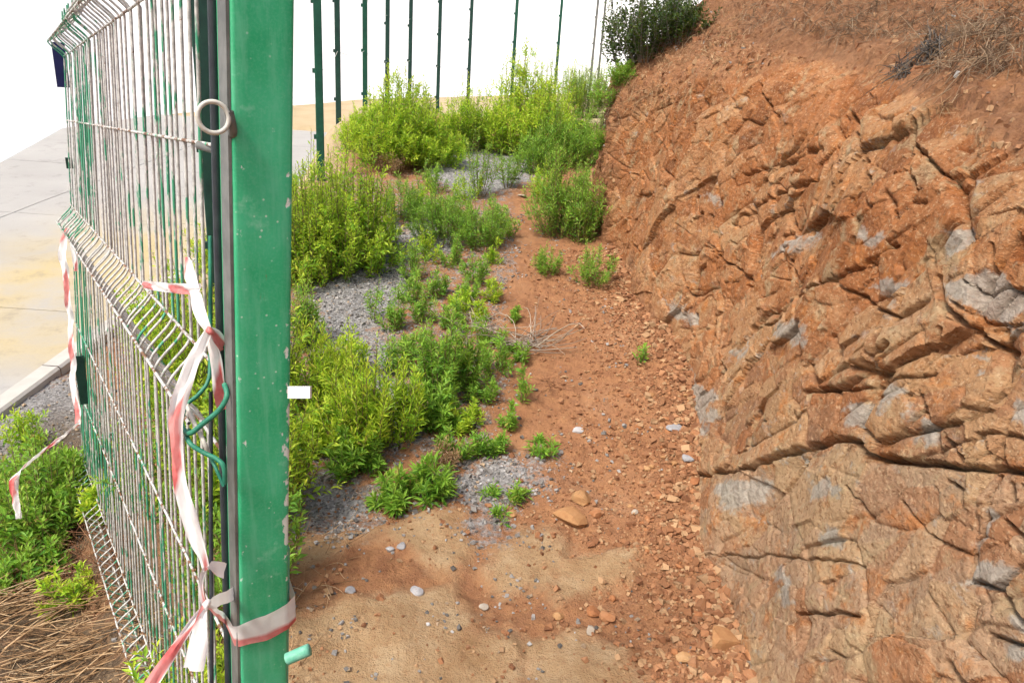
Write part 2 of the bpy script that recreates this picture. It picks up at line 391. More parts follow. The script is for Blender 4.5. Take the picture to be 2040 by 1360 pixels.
M = dict(
    ground=mat_ground(), bank=mat_bank(), post=mat_green_post(), wire=mat_wire(), cross=mat_wire('rusty_cross_wire', 0.50, 0.60), tape=mat_tape(), road=mat_road(),
    gravel=mat_attr('grey_gravel'), rubble=mat_attr('red_rubble'),
    tan_stone=mat_stone('tan_stone', [(0.25, (0.28, 0.135, 0.058)), (0.5, (0.36, 0.20, 0.09)), (0.75, (0.42, 0.27, 0.14))]),
    red_stone=mat_stone('red_stone', [(0.25, (0.23, 0.09, 0.038)), (0.5, (0.32, 0.14, 0.06)), (0.75, (0.40, 0.215, 0.11))]),
    grey_stone=mat_stone('grey_stone', [(0.25, (0.20, 0.20, 0.21)), (0.5, (0.34, 0.34, 0.35)), (0.75, (0.50, 0.49, 0.48))]),
    pale_stone=mat_stone('pale_stone', [(0.25, (0.27, 0.22, 0.165)), (0.5, (0.35, 0.30, 0.24)), (0.75, (0.44, 0.40, 0.34))]),
    leaf_bright=mat_leaf('leaf_bright', [(0.0, (0.14, 0.37, 0.03)), (0.35, (0.28, 0.55, 0.04)), (0.7, (0.48, 0.70, 0.05)), (0.94, (0.72, 0.74, 0.09)), (0.99, (0.40, 0.24, 0.10))], 0.48, (0.66, 0.80, 0.06)),
    leaf_mid=mat_leaf('leaf_mid', [(0.0, (0.08, 0.24, 0.03)), (0.45, (0.15, 0.37, 0.04)), (0.85, (0.28, 0.50, 0.055)), (0.93, (0.46, 0.42, 0.10)), (0.98, (0.30, 0.16, 0.08))], 0.40, (0.36, 0.58, 0.07)),
    leaf_dark=mat_leaf('leaf_dark', [(0.0, (0.02, 0.05, 0.012)), (0.6, (0.04, 0.085, 0.018)), (1.0, (0.09, 0.13, 0.02))], 0.2),  # crest leaves darkened, backlight shade put into the colour
    leaf_dry=mat_leaf('leaf_dry', [(0.0, (0.22, 0.11, 0.05)), (0.5, (0.33, 0.20, 0.10)), (1.0, (0.45, 0.33, 0.20))], 0.15),
    stem=mat_plain('stem', (0.16, 0.17, 0.06), (0.22, 0.15, 0.08), 60),
    twig_pale=mat_island('twig_pale', [(0.0, (0.24, 0.20, 0.16)), (0.5, (0.42, 0.36, 0.29)), (1.0, (0.60, 0.52, 0.42))]),
    twig_dark=mat_island('twig_dark', [(0.0, (0.05, 0.048, 0.045)), (0.6, (0.12, 0.11, 0.10)), (1.0, (0.24, 0.21, 0.18))]),
    twig_grey=mat_plain('twig_grey', (0.17, 0.15, 0.13), (0.30, 0.27, 0.24), 60),
    straw=mat_island('straw', [(0.0, (0.14, 0.08, 0.04)), (0.4, (0.30, 0.185, 0.095)), (0.75, (0.44, 0.29, 0.155)), (1.0, (0.56, 0.42, 0.26))]),
    brown_twig=mat_island('brown_twig', [(0.0, (0.15, 0.065, 0.035)), (0.5, (0.28, 0.13, 0.07)), (1.0, (0.42, 0.25, 0.14))]),
    dead_grey=mat_island('dead_grey', [(0.0, (0.11, 0.072, 0.048)), (0.5, (0.21, 0.145, 0.095)), (1.0, (0.38, 0.29, 0.19))]),
    dark_green=mat_plain('dark_green_paint', (0.008, 0.055, 0.035), (0.012, 0.085, 0.05), 14, 0.5, 0.1, 0.3),
    far_post=mat_plain('far_post_paint', (0.010, 0.035, 0.028), (0.014, 0.055, 0.040), 14, 0.5, 0.1, 0.3),
    green_wire=mat_plain('dark_green_wire', (0.012, 0.13, 0.085), (0.03, 0.22, 0.13), 40, 0.45, 0.2, 0.4),
    black_rod=mat_plain('dark_rod', (0.018, 0.022, 0.030), (0.035, 0.045, 0.05), 30, 0.5, 0.2, 0.4),  # dark wire paint with its shadow put into the colour
    steel=mat_plain('worn_steel', (0.11, 0.115, 0.108), (0.19, 0.195, 0.18), 24, 0.55, 0.15, 0.5, 0.2),
    galv=mat_plain('galvanised', (0.48, 0.48, 0.43), (0.62, 0.60, 0.52), 60, 0.5, 0.2, 0.5),
    blue=mat_plain('dark_blue_plate', (0.010, 0.015, 0.075), (0.015, 0.02, 0.10), 20, 0.5, 0.1, 0.3),
    white_plastic=mat_plain('white_tag', (0.80, 0.80, 0.77), (0.74, 0.74, 0.70), 20, 0.5, 0.1, 0.3),
    pale_green=mat_plain('pale_green_peg', (0.07, 0.33, 0.21), (0.20, 0.46, 0.35), 50, 0.5, 0.2, 0.3),
    wall=mat_plain('white_concrete', (0.84, 0.84, 0.83), (0.80, 0.80, 0.79), 1.2, 0.9, 0.15, 0.2),  # even white for the added slope behind the road
    kerb=mat_plain('kerb_concrete', (0.40, 0.385, 0.35), (0.48, 0.46, 0.425), 6, 0.9, 0.3, 0.2),
)

# ------------------------------------------------------------------ ground
XB_Y, XB_X = [0, 1.0, 2.95, 3.7, 5.6, 8.0, 10.0], [0.3, -0.36, -1.68, -1.78, -1.80, -2.15, -2.0]
def road_z(y): return 0.065 * np.clip(np.asarray(y, float) - 3, 0, 16) - 0.36
def ground_base(x, y):
    x = np.asarray(x, float); y = np.asarray(y, float)
    gl = road_z(y) - 0.04
    t = np.clip(y - 2.0, 0, 6.6)
    gp = 0.17 * np.where(t < 0.6, t * t / 1.2, t - 0.3)
    gp = gp - 0.02 * sstep(6, 8.6, y)
    xb = np.interp(y, XB_Y, XB_X)
    w = sstep(-0.50, 0.18, x - xb)
    far = sstep(9, 16, y)
    w = w * (1 - far) + sstep(-8, 6, x) * far
    return gl + (gp - gl) * w
def hit(px, py, g=None, t0=0.6, t1=60.0):
    """where the ray through a photo pixel meets the ground"""
    g = g or ground_base
    d = ray(px, py)
    t = np.geomspace(t0, t1, 2600)
    p = CAM + d * t[:, None]
    below = p[:, 2] < g(p[:, 0], p[:, 1])
    k = int(np.argmax(below)) if below.any() else len(t) - 1
    return p[k]
def poly_world(pts): return np.array([hit(*p)[:2] for p in pts])
def in_poly(x, y, poly):
    inside = np.zeros(np.shape(x), bool)
    n = len(poly); j = n - 1
    for i in range(n):
        xi, yi = poly[i]; xj, yj = poly[j]
        c = ((yi > y) != (yj > y)) & (x < (xj - xi) * (y - yi) / (yj - yi + 1e-12) + xi)
        inside ^= c; j = i
    return inside
def poly_dist(x, y, poly, closed=True):
    d = np.full(np.shape(x), 1e9)
    n = len(poly)
    for i in range(n if closed else n - 1):
        ax, ay = poly[i]; bx, by = poly[(i + 1) % n]
        ex, ey = bx - ax, by - ay
        t = np.clip(((x - ax) * ex + (y - ay) * ey) / (ex * ex + ey * ey + 1e-12), 0, 1)
        d = np.minimum(d, np.hypot(x - ax - t * ex, y - ay - t * ey))
    return d
def soft_poly(x, y, poly, w):
    d = poly_dist(x, y, poly)
    s = np.where(in_poly(x, y, poly), d, -d)
    return np.clip(0.5 + s / (2 * w), 0, 1)

GRAVEL = [poly_world(p) for p in (
    [(585, 915), (690, 925), (770, 985), (740, 1030), (690, 1060), (585, 1070)],
    [(850, 965), (950, 890), (1090, 905), (1080, 965), (1010, 1000), (1005, 1080), (960, 1070), (930, 1000)],
    [(615, 530), (700, 520), (790, 430), (830, 480), (820, 600), (770, 660), (690, 700), (600, 700)],
    [(850, 300), (1060, 285), (1070, 360), (930, 400), (850, 350)],
    [(800, 420), (870, 400), (920, 500), (800, 520)],
    [(600, 660), (800, 650), (860, 800), (880, 900), (600, 930)],
    [(-60, 840), (150, 740), (230, 830), (120, 1120), (-60, 1200)],
)]
SLAB = [poly_world(p) for p in (
    [(560, 1075), (700, 1050), (850, 1010), (940, 1010), (960, 1090), (900, 1150), (830, 1110), (760, 1060), (690, 1100), (560, 1190)],
    [(970, 1090), (1030, 1040), (1110, 1050), (1140, 1090), (1110, 1170), (1000, 1180), (960, 1140)],
    [(1110, 1110), (1270, 1095), (1260, 1160), (1190, 1175), (1120, 1210), (1090, 1180)],
    [(560, 1260), (700, 1200), (900, 1160), (950, 1240), (900, 1360), (800, 1420), (560, 1420)],
    [(900, 1250), (1060, 1270), (1040, 1420), (800, 1420)],
    [(1030, 1270), (1160, 1260), (1250, 1300), (1290, 1420), (1050, 1420)],
)]
def masks(x, y):
    gr = np.zeros(np.shape(x)); sl = np.zeros(np.shape(x))
    for k, p in enumerate(GRAVEL): gr = np.maximum(gr, soft_poly(x + .05 * fbm(x * 6, y * 6, 7, 3), y + .05 * fbm(x * 6, y * 6, 8, 3), p, 0.16) * (0.7 if k == 5 else 0.92))
    for p in SLAB: sl = np.maximum(sl, soft_poly(x, y, p, 0.07))
    gr = np.maximum(gr, 0.42 * sstep(0.12, -0.10, x - .12 * fbm(x * 3, y * 3, 77, 3)) * sstep(2.5, 2.8, y) * sstep(7.5, 6.0, y) * sstep(-1.9, -1.5, x))
    sl = np.maximum(sl, 0.62 * sstep(0.5, -0.2, x) * sstep(2.2, 1.6, y) * sstep(-1.2, -0.6, x))
    sand = np.maximum(sstep(8.5, 10.5, y), sstep(-1.9, -2.2, x) * sstep(4.5, 6.0, y))
    sand = np.maximum(sand, sstep(0.55, 0.1, x - np.interp(y, XB_Y, XB_X)) * sstep(5.6, 6.6, y))
    return gr, sl * (1 - 0.8 * gr), sand
def ground_z(x, y):
    x = np.asarray(x, float); y = np.asarray(y, float)
    z = ground_base(x, y)
    gr, sl, sand = masks(x, y)
    near = 1 - sstep(6, 12, y)
    amp = near * (1 - sand * 0.8)
    z = z + amp * (0.045 * fbm(x * 1.1, y * 1.1, 3, 3) + 0.014 * fbm(x * 5, y * 5, 9, 4))
    soil = np.clip(1 - sl - gr * 0.5, 0, 1)
    z = z + amp * soil * (0.013 * fbm(x * 22, y * 22, 21, 3) + 0.006 * np.abs(fbm(x * 60, y * 60, 33, 2)))
    n = sl + 0.35 * fbm(x * 9, y * 9, 41, 4)
    lift = sstep(0.30, 0.62, n)
    z = z + amp * lift * (0.014 + 0.016 * np.abs(fbm(x * 3.2, y * 3.2, 57, 4)) + 0.009 * fbm(x * 7, y * 7, 51, 4))
    # soil banked up against the cutting
    z = z + 0.06 * sstep(0.25, 0.95, x) ** 2 * near
    return z
def axis(segs):
    out = [segs[0][0]]
    for a, b, d in segs:
        n = max(1, int(round((b - a) / d))); out += list(np.linspace(a, b, n + 1)[1:])
    return np.array(out)
gx = axis([(-260, -60, 40), (-60, -12, 6), (-12, -3, 0.5), (-3, -1.1, 0.035), (-1.1, 1.0, 0.0125), (1.0, 2.0, 0.1), (2, 12, 1.0), (12, 60, 8), (60, 260, 40)])
gy = axis([(-60, -6, 9), (-6, 0.5, 0.5), (0.5, 1.2, 0.05), (1.2, 3.2, 0.0125), (3.2, 6.0, 0.028), (6, 10, 0.08), (10, 20, 0.4), (20, 60, 5), (60, 400, 40)])
GX, GY = np.meshgrid(gx, gy, indexing='ij')
gxx, gyy = GX.ravel(), GY.ravel()
gzz = ground_z(gxx, gyy)
onroad = (gxx < -2.9) & (gyy > -20) & (gyy < 14.0)
gzz = np.where(onroad, np.minimum(gzz, road_z(gyy)) - 0.10, gzz)
me = mesh_np('ground', np.stack([gxx, gyy, gzz], 1), grid_faces(len(gx), len(gy))[:, ::-1][:, [3, 0, 1, 2]])
g_, s_, sa_ = masks(gxx, gyy)
attr(me, 'gravel', g_); attr(me, 'slab', s_); attr(me, 'sand', sa_); attr(me, 'humus', sstep(0.15, -0.15, gxx - np.interp(gyy, XB_Y, XB_X)) * sstep(4.2, 3.2, gyy) * sstep(-2.7, -2.3, gxx))
ground = tag(obj('ground', me, M['ground']), 'red soil and tan bedrock path with grey gravel patches', 'ground', kind='structure')

# ------------------------------------------------------------------ road of concrete slabs, kerb
_k = [hit(*q, g=lambda x, y: road_z(y)) for q in ((0, 822), (135, 738))]
KX = float(_k[0][0] + _k[1][0]) / 2 - 0.12; print('KERB', _k, KX)
road = empty('road', (KX, 4, 0)); tag(road, 'pale concrete road of cast slabs beyond the mesh fence', 'road', kind='structure')
ys = [-1.0, 2.2, 5.0, 7.4, 9.8, 12.2, 14.6]
for k in range(len(ys) - 1):
    for (xa, xb) in ((KX - 2.3, KX - 0.006), (KX - 9.0, KX - 2.312)):
        xs = np.linspace(xa, xb, 14); yy = np.linspace(ys[k] + 0.006, ys[k + 1] - 0.006, 16)
        XX, YY = np.meshgrid(xs, yy, indexing='ij')
        zt = road_z(YY) + 0.006 * fbm(XX, YY, 5, 3)
        top = np.stack([XX.ravel(), YY.ravel(), zt.ravel()], 1); nT = len(top)
        f = grid_faces(14, 16)
        # skirt
        rim = [i * 16 for i in range(14)] + [13 * 16 + j for j in range(1, 16)] + [i * 16 + 15 for i in range(12, -1, -1)] + [j for j in range(14, 0, -1)]
        low = top[rim].copy(); low[:, 2] -= 0.15
        q = np.array([[rim[i], nT + i, nT + (i + 1) % len(rim), rim[(i + 1) % len(rim)]] for i in range(len(rim))])
        me = mesh_np('slab', np.vstack([top, low]), np.vstack([f, q]), False)
        allv = np.vstack([top, low])
        dust = sstep(-5.2, -3.6, allv[:, 0]) * sstep(3.8, 4.6, allv[:, 1]) * sstep(9, 6.0, allv[:, 1])
        attr(me, 'dust', np.clip(dust, 0, 1))
        obj('slab', me, M['road'], road, (-KX, -4, 0))
kerb = empty('kerb', (KX, 4, 0)); tag(kerb, 'pale concrete kerb along the road edge', 'kerb', kind='structure')
for k in range(15):
    y0, y1 = 0.5 + k * 0.9, 0.5 + (k + 1) * 0.9 - 0.008
    yy = np.linspace(y0, y1, 5)
    prof = [(-0.0, -0.2), (0.0, 0.022), (0.012, 0.034), (0.105, 0.034), (0.12, 0.02), (0.12, -0.25)]
    v = np.array([[KX + a, y, road_z(y) + b] for y in yy for a, b in prof])
    f = grid_faces(5, 6)
    obj('kerb_stone', mesh_np('kerb_stone', v, f, False), M['kerb'], kerb, (-KX, -4, 0))

# ------------------------------------------------------------------ added white slope behind, for the overexposed background
w1 = hit(0, 340)[:2]; w2 = hit(135, 262)[:2]
dirw = (w2 - w1) / np.linalg.norm(w2 - w1)
WALL = [w1 - dirw * 9, w2, hit(360, 226)[:2], hit(640, 207)[:2], P(1180, 183, 30.0)[:2], np.array([18.0, 33.0])]
print('WALL', [tuple(np.round(q, 1)) for q in WALL])
# added slope of panels, tilted to be lit white, mitred at the bends
EZ0, EZ1 = -0.3, 11.0
def mitred(off):
    out = []
    for i, p in enumerate(WALL):
        ds = []
        if i > 0: ds.append((WALL[i] - WALL[i - 1]) / np.linalg.norm(WALL[i] - WALL[i - 1]))
        if i < len(WALL) - 1: ds.append((WALL[i + 1] - WALL[i]) / np.linalg.norm(WALL[i + 1] - WALL[i]))
        ns = [np.array([-d[1], d[0]]) for d in ds]; nm = sum(ns); nm = nm / np.linalg.norm(nm)
        out.append(p + nm * off / (nm @ ns[0]))
    return out
EB, ET = mitred(0.0), mitred((EZ1 - EZ0) * 1.15)
embankment = empty('embankment', (EB[0][0], EB[0][1], 0)); tag(embankment, 'smooth white concrete embankment sloping up beyond the road and fence', 'embankment')
for i in range(len(EB) - 1):
    npan = max(1, int(np.linalg.norm(EB[i + 1] - EB[i]) / 2.6))
    for k in range(npan):
        a0, a1 = k / npan + 0.0006, (k + 1) / npan - 0.0006
        q = [EB[i] * (1 - a0) + EB[i + 1] * a0, EB[i] * (1 - a1) + EB[i + 1] * a1, ET[i] * (1 - a1) + ET[i + 1] * a1, ET[i] * (1 - a0) + ET[i + 1] * a0]
        gz_ = [float(ground_base(*p)) - 0.03 for p in q[:2]]
        v = [[*p, z] for p, z in zip(q, (gz_[0], gz_[1], EZ1, EZ1))]; v = np.array(v + [[x, y, z - 0.4] for x, y, z in v]) - np.array([EB[0][0], EB[0][1], 0])
        f = np.array([[0, 1, 2, 3], [7, 6, 5, 4], [0, 4, 5, 1], [1, 5, 6, 2], [2, 6, 7, 3], [3, 7, 4, 0]])
        obj('panel', mesh_np('panel', v, f, False), M['wall'], embankment)

# ------------------------------------------------------------------ the cut bank
foot_px = [(1462, 1360), (1430, 1215), (1388, 1110), (1395, 1010), (1398, 950), (1385, 850), (1365, 745), (1300, 650), (1262, 600), (1238, 520), (1195, 478)]
foot = [hit(*p)[:2] for p in foot_px]
print('FOOT', [tuple(round(float(c), 2) for c in p) for p in foot])
fe = foot[-1]
F_pts = [np.array(q) for q in ((0.60, -1.5), (0.66, -0.2), (0.70, 0.7))] + [np.array(p) for p in foot] + \
        [fe + np.array(q) for q in ((-0.04, 0.20), (0.03, 0.50), (0.35, 0.85), (1.1, 1.2), (2.8, 1.7), (6.0, 2.2))]
R_pts = []
for p in F_pts[:-6]: R_pts.append(np.array([p[0] + 5.0, p[1] - 0.25 * max(0, p[1] - 3.0)]))
for q in ((4.9, -0.9), (5.0, -0.7), (5.2, -0.5), (5.5, -0.2), (6.2, 0.3), (8.0, 1.0)): R_pts.append(fe + np.array(q))
Fc = catmull(F_pts, 14); Rc = catmull(R_pts, 14)
arc = np.concatenate([[0], np.cumsum(np.linalg.norm(np.diff(Fc, axis=0), axis=1))])
yfoot = Fc[:, 1]
a_vis0 = np.interp(0.72, yfoot[:60], arc[:60]); a_mid = np.interp(2.4, yfoot[:150], arc[:150]); a_cor = np.interp(fe[1], yfoot[:200], arc[:200])
ua = axis([(0, a_vis0, 0.06), (a_vis0, a_mid, 0.0037), (a_mid, a_cor + 0.30, 0.0068), (a_cor + 0.35, arc[-1], 0.10)])
Fx = np.interp(ua, arc, Fc[:, 0]); Fy = np.interp(ua, arc, Fc[:, 1])
Rx = np.interp(ua, arc, Rc[:, 0]); Ry = np.interp(ua, arc, Rc[:, 1])
dh = np.stack([Rx - Fx, Ry - Fy], 1); dh /= np.linalg.norm(dh, axis=1)[:, None]
vb = axis([(0, 1.66, 0.0046), (1.66, 3.0, 0.019), (3.0, 7.0, 0.16)])
nu, nv = len(ua), len(vb)
A, B = np.meshgrid(ua, vb, indexing='ij')
h1 = np.interp(ua, [0, a_mid, a_cor - 1.0, a_cor, a_cor + 1.0, arc[-1]], [1.55, 1.54, 1.38, 1.10, 0.95, 0.8])[:, None]
lean = np.interp(ua, [0, a_mid, a_cor - 0.6, a_cor, a_cor + 0.8, arc[-1]], [0.24, 0.22, 0.12, -0.02, 0.10, 0.4])[:, None]
th_face = np.pi / 2 - np.arctan(lean)
# slope angle along the profile: face, rounded shoulder, upper slope, gentle hill
ang = th_face + (R(43) - th_face) * sstep(-0.16, 0.22, B - h1 + 0.10 * fbm(A * 1.7, B * 0.3, 71, 3))
ang = ang + (R(24) - R(43)) * sstep(1.1, 2.2, B - h1)
dB = np.diff(vb, prepend=vb[0] - 0.0)
O = np.cumsum(np.cos(ang) * dB[None, :], 1); H = np.cumsum(np.sin(ang) * dB[None, :], 1)
zf = ground_base(Fx, Fy) + 0.02
BX = Fx[:, None] + dh[:, 0:1] * O; BY = Fy[:, None] + dh[:, 1:2] * O; BZ = zf[:, None] - 0.10 + H
nrm = np.stack([-dh[:, 0:1] * np.sin(ang), -dh[:, 1:2] * np.sin(ang), np.cos(ang)], -1)
base = np.stack([BX, BY, BZ], -1).reshape(-1, 3)
PX, PY, PD = project(base)
PX = PX.reshape(nu, nv); PY = PY.reshape(nu, nv); PD = PD.reshape(nu, nv)
vis = PD > 0.3
ROCK = np.array([(1330, 620), (1400, 400), (1500, 290), (1540, 190), (1640, 140), (1760, 170), (1900, 210), (2060, 330), (2600, 500), (2900, 2600), (1300, 2600), (1390, 1400), (1350, 900)])
wpx = PX + 26 * fbm(A * 5, B * 5, 81, 3); wpy = PY + 26 * fbm(A * 5, B * 5, 87, 3)
rock = np.where(vis, soft_poly(wpx, wpy, ROCK, 45), (B < 1.45) * 1.0)
rock = np.where(vis & (PX < 2100) & (PX > 1100), rock, (B < h1 - 0.1) * 1.0 * sstep(3.4, 2.6, BY))
rock = np.maximum(rock, 0.74 * np.where(vis & (PX < 2100), soft_poly(wpx, wpy, np.array([(1195, 270), (1215, 470), (1300, 640), (1420, 620), (1560, 250), (1700, 120), (1560, 110), (1400, 150), (1260, 190)], float), 40), 0))
soilm = 1 - rock
# strata-aligned coordinates on the face
sa, ca = math.sin(R(48)), math.cos(R(48))
wx = 0.055 * fbm(A * 3, B * 3, 91, 2, 0.3); wy = 0.055 * fbm(A * 3, B * 3, 95, 2, 0.3)
SU = (-(A + wx) * ca + (B + wy) * sa); SV = ((A + wx) * sa + (B + wy) * ca)
V1 = voronoi(SU / 0.36, SV / 0.21, 11)
V2 = voronoi(SU / 0.15 + 0.3, SV / 0.075, 23)
V3 = voronoi((SU + 0.4 * wx) / 0.075, SV / 0.022, 37)
r1 = _hash(V1['cx'], V1['cy'], 301); r1b = _hash(V1['cx'], V1['cy'], 302); r1c = _hash(V1['cx'], V1['cy'], 303)
r2 = _hash(V2['cx'], V2['cy'], 311); r2b = _hash(V2['cx'], V2['cy'], 312); r2c = _hash(V2['cx'], V2['cy'], 313)
r3 = _hash(V3['cx'], V3['cy'], 321)
LEDGE = np.array([(1400, 955), (1490, 930), (1530, 920), (1590, 900), (1665, 877), (1720, 880), (1745, 915), (1790, 917), (1915, 925), (2060, 930)], float)
below = np.where(vis, sstep(-12, 25, PY - np.interp(PX, LEDGE[:, 0], LEDGE[:, 1])), 0.3)     # the smoother lower slab
calm = 1 - 0.70 * below
amp1 = rock * calm
mid = fbm(A * 0.9, B * 0.9, 131, 3)
def soften(h, n, ku=(1, 2, 1), kv=(1, 2, 1)):
    for _ in range(n):
        p = np.pad(h, 1, mode='edge')
        h = (p[:-2, 1:-1] + 2 * p[1:-1, 1:-1] + p[2:, 1:-1]) / 4
        p = np.pad(h, 1, mode='edge')
        h = (p[1:-1, :-2] + 2 * p[1:-1, 1:-1] + p[1:-1, 2:]) / 4
    return h
disp = 0.040 * mid * (0.4 + 0.6 * rock)
# blocks: tilted flat tops that break away in straight bevels towards the joints; some joints stay closed
e1 = V1['edge'] * 0.27; e2 = V2['edge'] * 0.10; e3 = V3['edge'] * 0.04
V4 = voronoi((A + wx) / 0.19 + 9.3, (B + wy) / 0.34, 53)
r4 = _hash(V4['cx'], V4['cy'], 341); e4 = V4['edge'] * 0.22
open1 = sstep(0.30, 0.62, V1['pair']); open2 = sstep(0.45, 0.75, V2['pair']); open4 = sstep(0.55, 0.80, V4['pair'])
def bevel(e, w): return 1 - np.clip(e / w, 0, 1)
bw1 = 0.014 + 0.022 * _hash(V1['cx'], V1['cy'], 305)
disp += amp1 * (0.028 * (r1 - 0.5) + 0.16 * (r1b - 0.5) * V1['dx'] * 0.36 + 0.35 * (r1c - 0.42) * V1['dy'] * 0.21)
disp -= rock * calm * (0.017 * open1 * bevel(e1, bw1) + 0.022 * open1 * np.exp(-(e1 / 0.0036) ** 2))
disp += rock * calm * (0.014 * (r4 - 0.5) + 0.16 * (_hash(V4['cx'], V4['cy'], 342) - 0.5) * V4['dx'] * 0.19)
disp -= rock * calm * open4 * (0.012 * bevel(e4, 0.014) + 0.016 * np.exp(-(e4 / 0.003) ** 2))
disp += rock * (0.30 + 0.70 * calm) * (0.008 * (r2 - 0.5) + 0.20 * (r2b - 0.5) * V2['dx'] * 0.15 + 0.36 * (r2c - 0.42) * V2['dy'] * 0.075)
disp -= rock * (0.15 + 0.85 * calm) * open2 * (0.0085 * bevel(e2, 0.009) + 0.008 * np.exp(-(e2 / 0.0026) ** 2))
plates = sstep(-0.25, 0.25, fbm(A * 3, B * 3, 141, 3))
disp += rock * (0.45 + 0.55 * calm) * plates * (0.004 * (r3 - 0.5) + 0.20 * (_hash(V3['cx'], V3['cy'], 322) - 0.35) * V3['dy'] * 0.022)
disp += rock * below * (0.026 * fbm(A * 2.6, B * 2.6, 421, 4) + 0.006 * ridged(SU * 4, SV * 9, 427, 3))
disp += 0.0022 * fbm(A * 34, B * 34, 161, 3)
# runnels and lumps in the red soil part
steep = sstep(0.15, -0.10, B - h1)
disp += soilm * (0.007 * (_hash(V3['cx'], V3['cy'], 331) - .5) + 0.010 * (r2 - .5) * sstep(-.1, .3, fbm(A * 4, B * 4, 179, 3)))
disp += soilm * steep * (0.042 * ridged((A + 0.35 * B) * 5.5 + 0.4 * fbm(A * 3, B * 3, 171, 2), B * 1.1, 173, 3) + 0.024 * fbm(A * 16 + B * 7, B * 8, 177, 4))
disp += soilm * (1 - steep) * (0.05 * fbm(A * 4, B * 4, 181, 4) + 0.045 * np.abs(fbm(A * 15, B * 15, 187, 4)))
# traced joints: (pixel polyline, half width m, depth m, lip m)
CR = [([(1520, 172), (1527, 200), (1540, 220), (1557, 238)], .010, .07, .0), ([(1805, 268), (1830, 300), (1860, 330), (1900, 345)], .009, .05, .02),
      ([(1825, 300), (1808, 340), (1812, 400)], .008, .05, .01), ([(1695, 220), (1717, 300), (1720, 360), (1730, 408)], .010, .05, .03),
      ([(1388, 392), (1396, 428), (1380, 445)], .007, .05, .0), ([(1415, 425), (1417, 480), (1440, 512), (1460, 530)], .008, .06, .01),
      ([(1352, 485), (1365, 550), (1380, 590), (1390, 645), (1397, 695)], .013, .11, .01), ([(1490, 348), (1565, 325), (1640, 298)], .014, .03, .035),
      ([(1462, 447), (1520, 402), (1590, 368), (1635, 358)], .014, .04, .04), ([(1553, 472), (1575, 455), (1594, 432)], .014, .07, .0),
      ([(1450, 520), (1480, 545), (1502, 572), (1485, 588)], .008, .05, .01), ([(1570, 505), (1582, 588), (1645, 555), (1715, 520), (1798, 488)], .010, .055, .03),
      ([(1582, 588), (1545, 640), (1500, 655)], .010, .055, .02), ([(1650, 552), (1735, 602), (1795, 636), (1850, 600)], .010, .04, .025),
      ([(1985, 495), (1975, 550), (1950, 585)], .008, .05, .0), ([(1875, 555), (1882, 600), (1915, 637), (1945, 672), (2000, 700)], .012, .07, .015),
      ([(1930, 560), (1960, 590), (2000, 570), (2040, 590)], .006, .03, .0), ([(1905, 600), (1950, 640), (2010, 640)], .006, .03, .0),
      ([(1440, 590), (1430, 640), (1440, 700)], .008, .04, .01),
      ([(1400, 957), (1490, 932), (1530, 922), (1590, 902), (1665, 879), (1720, 882), (1745, 915), (1790, 917), (1915, 927), (2060, 932)], .012, .06, .045),
      ([(1722, 884), (1745, 912), (1785, 916)], .020, .10, .0),
      ([(1612, 781), (1690, 776), (1730, 742), (1782, 688)], .012, .07, .05), ([(1690, 781), (1810, 750), (1860, 748)], .007, .03, .02),
      ([(1835, 780), (1852, 830), (1866, 882), (1864, 905)], .006, .05, .0), ([(1842, 822), (1790, 880), (1780, 912)], .006, .05, .01),
      ([(1878, 872), (1918, 918), (1942, 868)], .007, .05, .0), ([(1985, 870), (1985, 925)], .007, .05, .0), ([(1940, 868), (2000, 860), (2040, 880)], .006, .03, .01),
      ([(1966, 948), (1946, 1030), (1914, 1106), (1911, 1150)], .006, .06, .0), ([(1980, 1030), (2034, 1078)], .005, .04, .0),
      ([(1910, 1152), (1965, 1165), (2010, 1125), (2040, 1118)], .008, .05, .02), ([(1973, 1160), (1980, 1192), (2045, 1275)], .008, .07, .02),
      ([(1400, 1104), (1530, 1106), (1640, 1112), (1715, 1126)], .006, .022, .008), ([(1585, 1222), (1660, 1222), (1712, 1224)], .008, .04, .02),
      ([(1880, 1322), (1912, 1365)], .012, .08, .0), ([(1700, 975), (1728, 1032)], .006, .035, .0), ([(1790, 1000), (1850, 1075), (1912, 1098)], .005, .022, .0),
      ([(1605, 1240), (1600, 1300)], .016, .06, .0), ([(1658, 1230), (1655, 1290), (1680, 1310)], .005, .03, .0), ([(1880, 955), (1905, 970), (1906, 995)], .007, .05, .0),
      ([(1995, 960), (2000, 985)], .012, .06, .0), ([(2020, 960), (2018, 990)], .007, .05, .0), ([(1940, 1255), (2040, 1290)], .006, .04, .02)]
mpp = np.clip(PD, 0.3, 9) / FPX
jx = PX + 7 * fbm(A * 22, B * 22, 201, 3); jy = PY + 7 * fbm(A * 22, B * 22, 207, 3)
